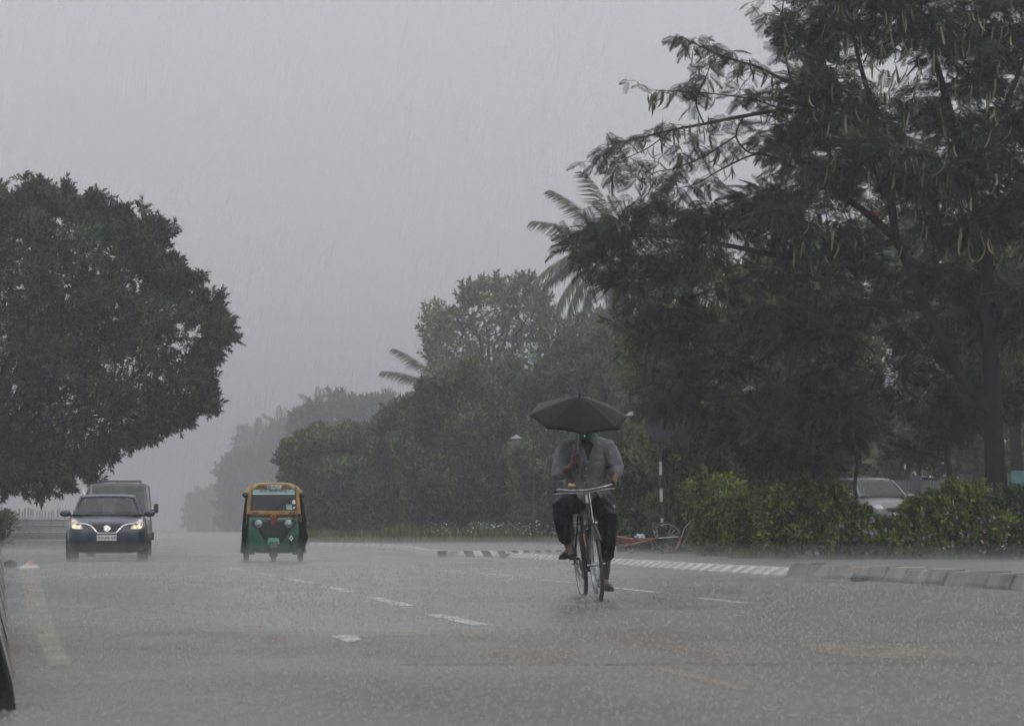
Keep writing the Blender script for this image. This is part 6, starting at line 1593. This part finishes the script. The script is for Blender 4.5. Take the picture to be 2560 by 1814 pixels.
# ---------------------------------------------------------------- wrecked cycle rickshaw on the pavement
D = 73.5; w0 = P(1640, 1380, D); w0.z = .108
RUST = mat('rusty_red_frame', (0.23, 0.085, 0.05), 0.55, var=0.25, scale=8); DKM = mat('dark_scrap_metal', (0.02, 0.02, 0.022), 0.5, var=0.3)
wk = empty('wrecked_cycle_rickshaw', w0, label='wrecked cycle rickshaw with rusty red poles lying behind the rider', cat='cycle rickshaw')
Q = lambda x, y, d=0.0: P(x, y, D + d) - w0
def wpart(name, tubes, m, parent=wk, n=8):
    bm = BM()
    for pts, r in tubes: tube(bm, pts, r, n)
    fixn(bm); return obj(name, bm, m, parent)
wpart('chassis_pole', [([Q(1528, 1359, -.4), Q(1590, 1351, -.2), Q(1646, 1343)], .024)], RUST)
wpart('chassis_pole', [([Q(1556, 1366, -.7), Q(1600, 1356, -.5), Q(1642, 1345, -.1)], .026)], RUST)
wpart('axle_bar', [([Q(1642, 1345), Q(1672, 1343, .1), Q(1700, 1341, .2)], .018)], STEEL)
wpart('fork', [([Q(1701, 1344), Q(1697, 1358, -.2), Q(1690, 1374, -.3)], .022), ([Q(1661, 1360), Q(1676, 1368, -.2), Q(1690, 1374, -.3)], .018)], RUST)
def wwheel(c, axis, R):
    w_ = bpy.data.objects.new('wheel', None); link(w_, wk); w_.location = c; ax = Vector(axis).normalized(); u = ax.orthogonal().normalized(); v2 = ax.cross(u)
    bm = BM(); ring(bm, (0, 0, 0), ax, R, .020, 40, 8); fixn(bm); obj('tyre', bm, TYRE, w_)
    bm = BM(); ring(bm, (0, 0, 0), ax, R - .03, .010, 40, 6); fixn(bm); obj('rim', bm, STEEL, w_)
    bm = BM(); tube(bm, [ax * -.06, ax * .06], .025, 8); obj('hub', bm, STEEL, w_)
    for k in range(16):
        a = 2 * math.pi * k / 16; bm = BM(); tube(bm, [ax * (.03 if k % 2 else -.03), (u * math.cos(a) + v2 * math.sin(a)) * (R - .035)], .003, 4); obj('spoke', bm, STEEL, w_)
wwheel(Q(1668, 1343, .3), (.25, -1, .35), .36); wwheel(Q(1638, 1330, .0), (1, -.32, .1), .20); wwheel(Q(1560, 1356, .5), (.2, .3, 1), .30)
bm = BM(); pts = [Q(1697, 1334), Q(1722, 1306), Q(1731, 1298), Q(1736, 1300), Q(1735, 1314), Q(1726, 1338, -.1), Q(1716, 1360, -.1), Q(1704, 1346)]; prism(bm, pts, (.02, .25, .0)); fixn(bm); obj('folded_hood', bm, DKM, wk)
bm = BM(); box(bm, Q(1600, 1362, .2), (.55, .30, .16), Matrix.Rotation(.12, 3, 'Y'), .03); obj('seat_box', bm, DKM, wk)
bm = BM(); box(bm, Q(1560, 1346, .35), (.40, .25, .14), Matrix.Rotation(-.1, 3, 'Y'), .03); obj('broken_crate', bm, DKM, wk)
wpart('hood_hoop', [([Q(1702, 1346, -.05), Q(1712, 1318, -.05), Q(1732, 1298, -.05), Q(1736, 1305, -.05), Q(1718, 1345, -.1), Q(1704, 1362, -.1)], .010)], STEEL)
wpart('saddle_post', [([Q(1629, 1297), Q(1631, 1306), Q(1637, 1314), Q(1640, 1345)], [.03, .028, .016, .014])], DKM)
wpart('carrier_rack', [([Q(1606, y), Q(1634, y - 2)], .008) for y in (1313, 1319, 1325, 1332)] + [([Q(x, 1312), Q(x + 1, 1346)], .008) for x in (1607, 1616, 1625)], DKM)
bm = BM(); box(bm, Q(1655, 1328, .3), (.22, .18, .26), Matrix.Rotation(.2, 3, 'Y'), .03); obj('battery_box', bm, DKM, wk)
bm = BM(); box(bm, Q(1660, 1340, .2), (.30, .20, .07), None, .02); obj('foot_board', bm, DKM, wk)
wpart('handlebar', [([Q(1592, 1292, .3), Q(1594, 1330, .3)], .014), ([Q(1580, 1318, .3), Q(1588, 1330, .2), Q(1594, 1346, .2)], .012)], DKM)
# loose things around the wreck
def lump(name, c, r, m, label, cat, seed=1, amp=.35, sub=3, group=None):
    bm = BM(); bmesh.ops.create_icosphere(bm, subdivisions=sub, radius=1)
    for v_ in bm.verts:
        f = 1 + amp * mnoise.noise(v_.co * 1.9 + Vector((seed * 7.1, 0, 0))) + amp * .5 * mnoise.noise(v_.co * 5 + Vector((0, seed * 3.3, 0)))
        v_.co = Vector((v_.co.x * r[0], v_.co.y * r[1], v_.co.z * r[2])) * f
    lo = min(v_.co.z for v_ in bm.verts)
    for v_ in bm.verts: v_.co.z -= lo + .004
    o = obj(name, bm, m); o.location = c; smooth(o, 60); return tag(o, label, cat, group)
lump('plastic_bag', P(1600, 1351, 73.3), (.12, .10, .07), mat('white_plastic', (.55, .56, .58), .4, var=.2, scale=12), 'crumpled white plastic bag on the wrecked cycle rickshaw', 'bag', 3, .5)
for i, (x, y, r, lab) in enumerate(((1578, 1382, .08, 'left one of the two broken brick pieces below the wreck'), (1622, 1380, .10, 'right one of the two broken brick pieces below the wreck'))):
    lump('brick_rubble', G(x, y, .108), (r, r * .7, r * .5), mat('rubble%d' % i, (.22, .18, .16), .7, var=.2), lab, 'rubble', i + 4, .3, 2)
pb = G(1556, 1372, .108); pb.z += .17
for i, (x0, y0, x1, y1, lab) in enumerate(((1541, 1341, 1577, 1347, 'upper rusty board left of the wreck'), (1540, 1349, 1580, 1352, 'lower rusty board left of the wreck'))):
    a, b = P(x0, y0, 73.2), P(x1, y1, 72.9); bm = BM(); c = (a + b) / 2; d = b - a
    box(bm, (0, 0, 0), (d.length, .12, .03), None, .004); o = obj('rusty_board', bm, RUST); o.location = c; o.rotation_euler = (.2, math.atan2(-d.z, d.x), 0); tag(o, lab, 'board')
blk = mat('wet_black_cloth', (.012, .012, .014), .4, var=.3)
o = lump('black_bundle', G(2148, 1453), (.115, .08, .045), blk, 'small crumpled black bundle lying at the foot of the concrete kerb', 'bundle', 9, .45)
bm = BM(); tube(bm, [(-.06, 0, .04), (-.065, .0, .085), (-.055, .0, .12)], [.014, .012, .004], 6); fixn(bm); obj('loose_end', bm, blk, o)
o = lump('dark_stone', G(26, 1419), (.13, .10, .07), MAT['concrete_dark'], 'dark stone lying by the median kerb at left', 'stone', 11, .3, 2)
# red and white wrapper
bm = BM(); a = G(40, 1425); n0 = Vector(a)
pts = [(38, 1424), (70, 1413), (92, 1414), (100, 1424), (84, 1428), (50, 1428)]
top = [bm.verts.new(G(x, y) - n0 + Vector((0, 0, .012 + .05 * random.random()))) for x, y in pts]; low = [bm.verts.new(G(x, y) - n0 + Vector((0, 0, .003))) for x, y in pts]
cen = bm.verts.new(G(72, 1421) - n0 + Vector((0, 0, .11)))
for k in range(6):
    bm.faces.new((top[k], top[(k + 1) % 6], cen)); bm.faces.new((low[k], low[(k + 1) % 6], top[(k + 1) % 6], top[k]))
bm.faces.new(low[::-1]); fixn(bm)
wr = obj('plastic_wrapper', bm, mat('white_wrapper', (.55, .54, .53), .35, var=.1)); wr.location = n0; tag(wr, 'torn white and red plastic wrapper on the road at left', 'litter')
bm = BM(); prism(bm, [G(x, y) - n0 + Vector((0, 0, z)) for x, y, z in ((69, 1427, .02), (84, 1427, .03), (83, 1419, .11), (72, 1420, .12))], (0, -.05, .02)); fixn(bm); obj('red_print', bm, mat('red_print', (.45, .07, .05), .4, var=.1), wr)
bm = BM(); prism(bm, [(-.05, 0, .004), (0, .03, .012), (.06, .0, .01), (.0, -.03, .006)], (0, 0, .004)); tube(bm, [(-.05, 0, .008), (-.06, .01, .05)], .004, 5); fixn(bm)
lf = obj('fallen_leaf', bm, mat('brown_leaf', (.05, .04, .02), .5, var=.2)); lf.location = G(1648, 1498); tag(lf, 'single dark fallen leaf on the road right of the bicycle', 'leaf')
# ================================================================== RAIN, SPRAY AND HAZE
def watermat(name, col, alpha, rough=0.4):
    m = bpy.data.materials.new(name); m.use_nodes = True; n = m.node_tree; l = n.links.new; out = n.nodes['Material Output']; b = n.nodes['Principled BSDF']
    b.inputs['Base Color'].default_value = (*col, 1); b.inputs['Roughness'].default_value = rough
    t = n.nodes.new('ShaderNodeBsdfTranslucent'); t.inputs['Color'].default_value = (*col, 1)
    tr = n.nodes.new('ShaderNodeBsdfTransparent'); m1 = n.nodes.new('ShaderNodeMixShader'); m1.inputs[0].default_value = .5; m2 = n.nodes.new('ShaderNodeMixShader'); m2.inputs[0].default_value = alpha
    l(b.outputs[0], m1.inputs[1]); l(t.outputs[0], m1.inputs[2]); l(tr.outputs[0], m2.inputs[1]); l(m1.outputs[0], m2.inputs[2]); l(m2.outputs[0], out.inputs['Surface'])
    return m
# falling rain: slender drops filling the air between camera and trees
N = 60000
Dd = (RNG.uniform(15.0 ** 2.0, 66.0 ** 2.0, N)) ** (1 / 2.0)
X = RNG.uniform(-.185, .185, N) * Dd; Z = CAMH + RNG.uniform(-.045, .185, N) * Dd
ok = Z > 0.08
Dd, X, Z = Dd[ok], X[ok], Z[ok]; n = len(Dd)
bv_ = np.array([[.5, -.5, .29], [-.5, -.5, .29], [0, -.5, -.58], [.5, .5, .29], [-.5, .5, .29], [0, .5, -.58]]); bf_ = np.array([[0, 1, 4, 3], [1, 2, 5, 4], [2, 0, 3, 5]])
d = np.stack([RNG.normal(.17, .035, n), RNG.normal(.0, .05, n), np.ones(n)], axis=1)
ln = RNG.uniform(.05, .125, n); wd = RNG.uniform(.0012, .0021, n)
R = frames(d, np.ones(n)); R = R * np.stack([wd, ln, wd], axis=1)[:, None, :]
o = obj('rain', scatter('rain', bv_, bf_, R, np.stack([X, Dd, Z], axis=1)), watermat('rain_water', (.95, .96, .98), .058)); tag(o, 'slanting heavy rain filling the air', 'rain', kind='stuff')
# drops bursting on the road: little flared crowns
N = 28000
Dd = RNG.uniform(9.5 ** .6, 62.0 ** .6, N) ** (1 / .6); X = RNG.uniform(-.175, .175, N) * Dd
k_ = 7; a = np.arange(k_) * 2 * np.pi / k_; hh = np.where(np.arange(k_) % 2 == 0, 1.0, .45)
bv_ = np.concatenate([np.stack([np.cos(a) * .45, np.zeros(k_), np.sin(a) * .45], 1), np.stack([np.cos(a) * .85, hh, np.sin(a) * .85], 1)]); bf_ = np.array([[i, (i + 1) % k_, k_ + (i + 1) % k_, k_ + i] for i in range(k_)])
d = np.stack([RNG.normal(0, .12, N), RNG.normal(0, .12, N), np.ones(N)], axis=1)
rr = RNG.uniform(.004, .0105, N) * (1 + Dd / 60); hgt = RNG.uniform(.006, .021, N) * (1 + Dd / 60)
R = frames(d, np.ones(N)); R = R * np.stack([rr, hgt, rr], axis=1)[:, None, :]
o = obj('rain_splashes', scatter('rain_splashes', bv_, bf_, R, np.stack([X, Dd, np.full(N, .001)], axis=1)), watermat('splash_water', (.55, .53, .50), .25)); tag(o, 'countless raindrop splashes bursting on the wet road', 'splashes', kind='stuff')
# water thrown up by the bicycle wheels
N = 900; pick = RNG.random(N) < .5
cx_ = np.where(pick, O.x, Rr.x); cyy = np.where(pick, O.y, Rr.y)
T = np.stack([cx_ + RNG.normal(0, .085, N), cyy + RNG.normal(0, .06, N), np.abs(RNG.normal(0, .022, N)) + .002], axis=1)
R = frames(RNG.normal(size=(N, 3)) + np.array([0, 0, .8]), RNG.uniform(.004, .016, N))
o = obj('wheel_splash', scatter('wheel_splash', bv_, bf_, R, T), watermat('thrown_water', (.60, .60, .59), .5)); tag(o, 'water splashing up round the bicycle wheels', 'splash', kind='stuff')
def volbox(name, lo, hi, density, col, label, cat, aniso=0.2):
    bm = BM(); box(bm, [(a + b) / 2 for a, b in zip(lo, hi)], [b - a for a, b in zip(lo, hi)])
    m = bpy.data.materials.new(name); m.use_nodes = True; n = m.node_tree
    n.nodes.remove(n.nodes['Principled BSDF'])
    v = n.nodes.new('ShaderNodeVolumePrincipled'); v.inputs['Density'].default_value = density; v.inputs['Color'].default_value = (*col, 1); v.inputs['Anisotropy'].default_value = aniso
    n.links.new(v.outputs[0], n.nodes['Material Output'].inputs['Volume'])
    o = obj(name, bm, m); tag(o, label, cat, kind='stuff'); return o
volbox('haze', (-620, -80, -1.1), (420, 1750, 60), 0.0014, (0.82, 0.838, 0.856), 'grey rain haze filling the air', 'haze')
# spray of the bursting drops hanging over the wet ground
volbox('spray', (-260, 42, -.50), (160, 900, .09), 0.030, (0.93, 0.935, 0.94), 'dense knee-low spray close to the wet road', 'spray')
volbox('spray', (-262, 31, -.52), (162, 902, .22), 0.012, (0.93, 0.935, 0.94), 'thin spray layer hovering over the road', 'spray')
volbox('spray', (-264, 20, -.54), (164, 904, .42), 0.005, (0.93, 0.935, 0.94), 'faint upper spray layer over the road', 'spray')
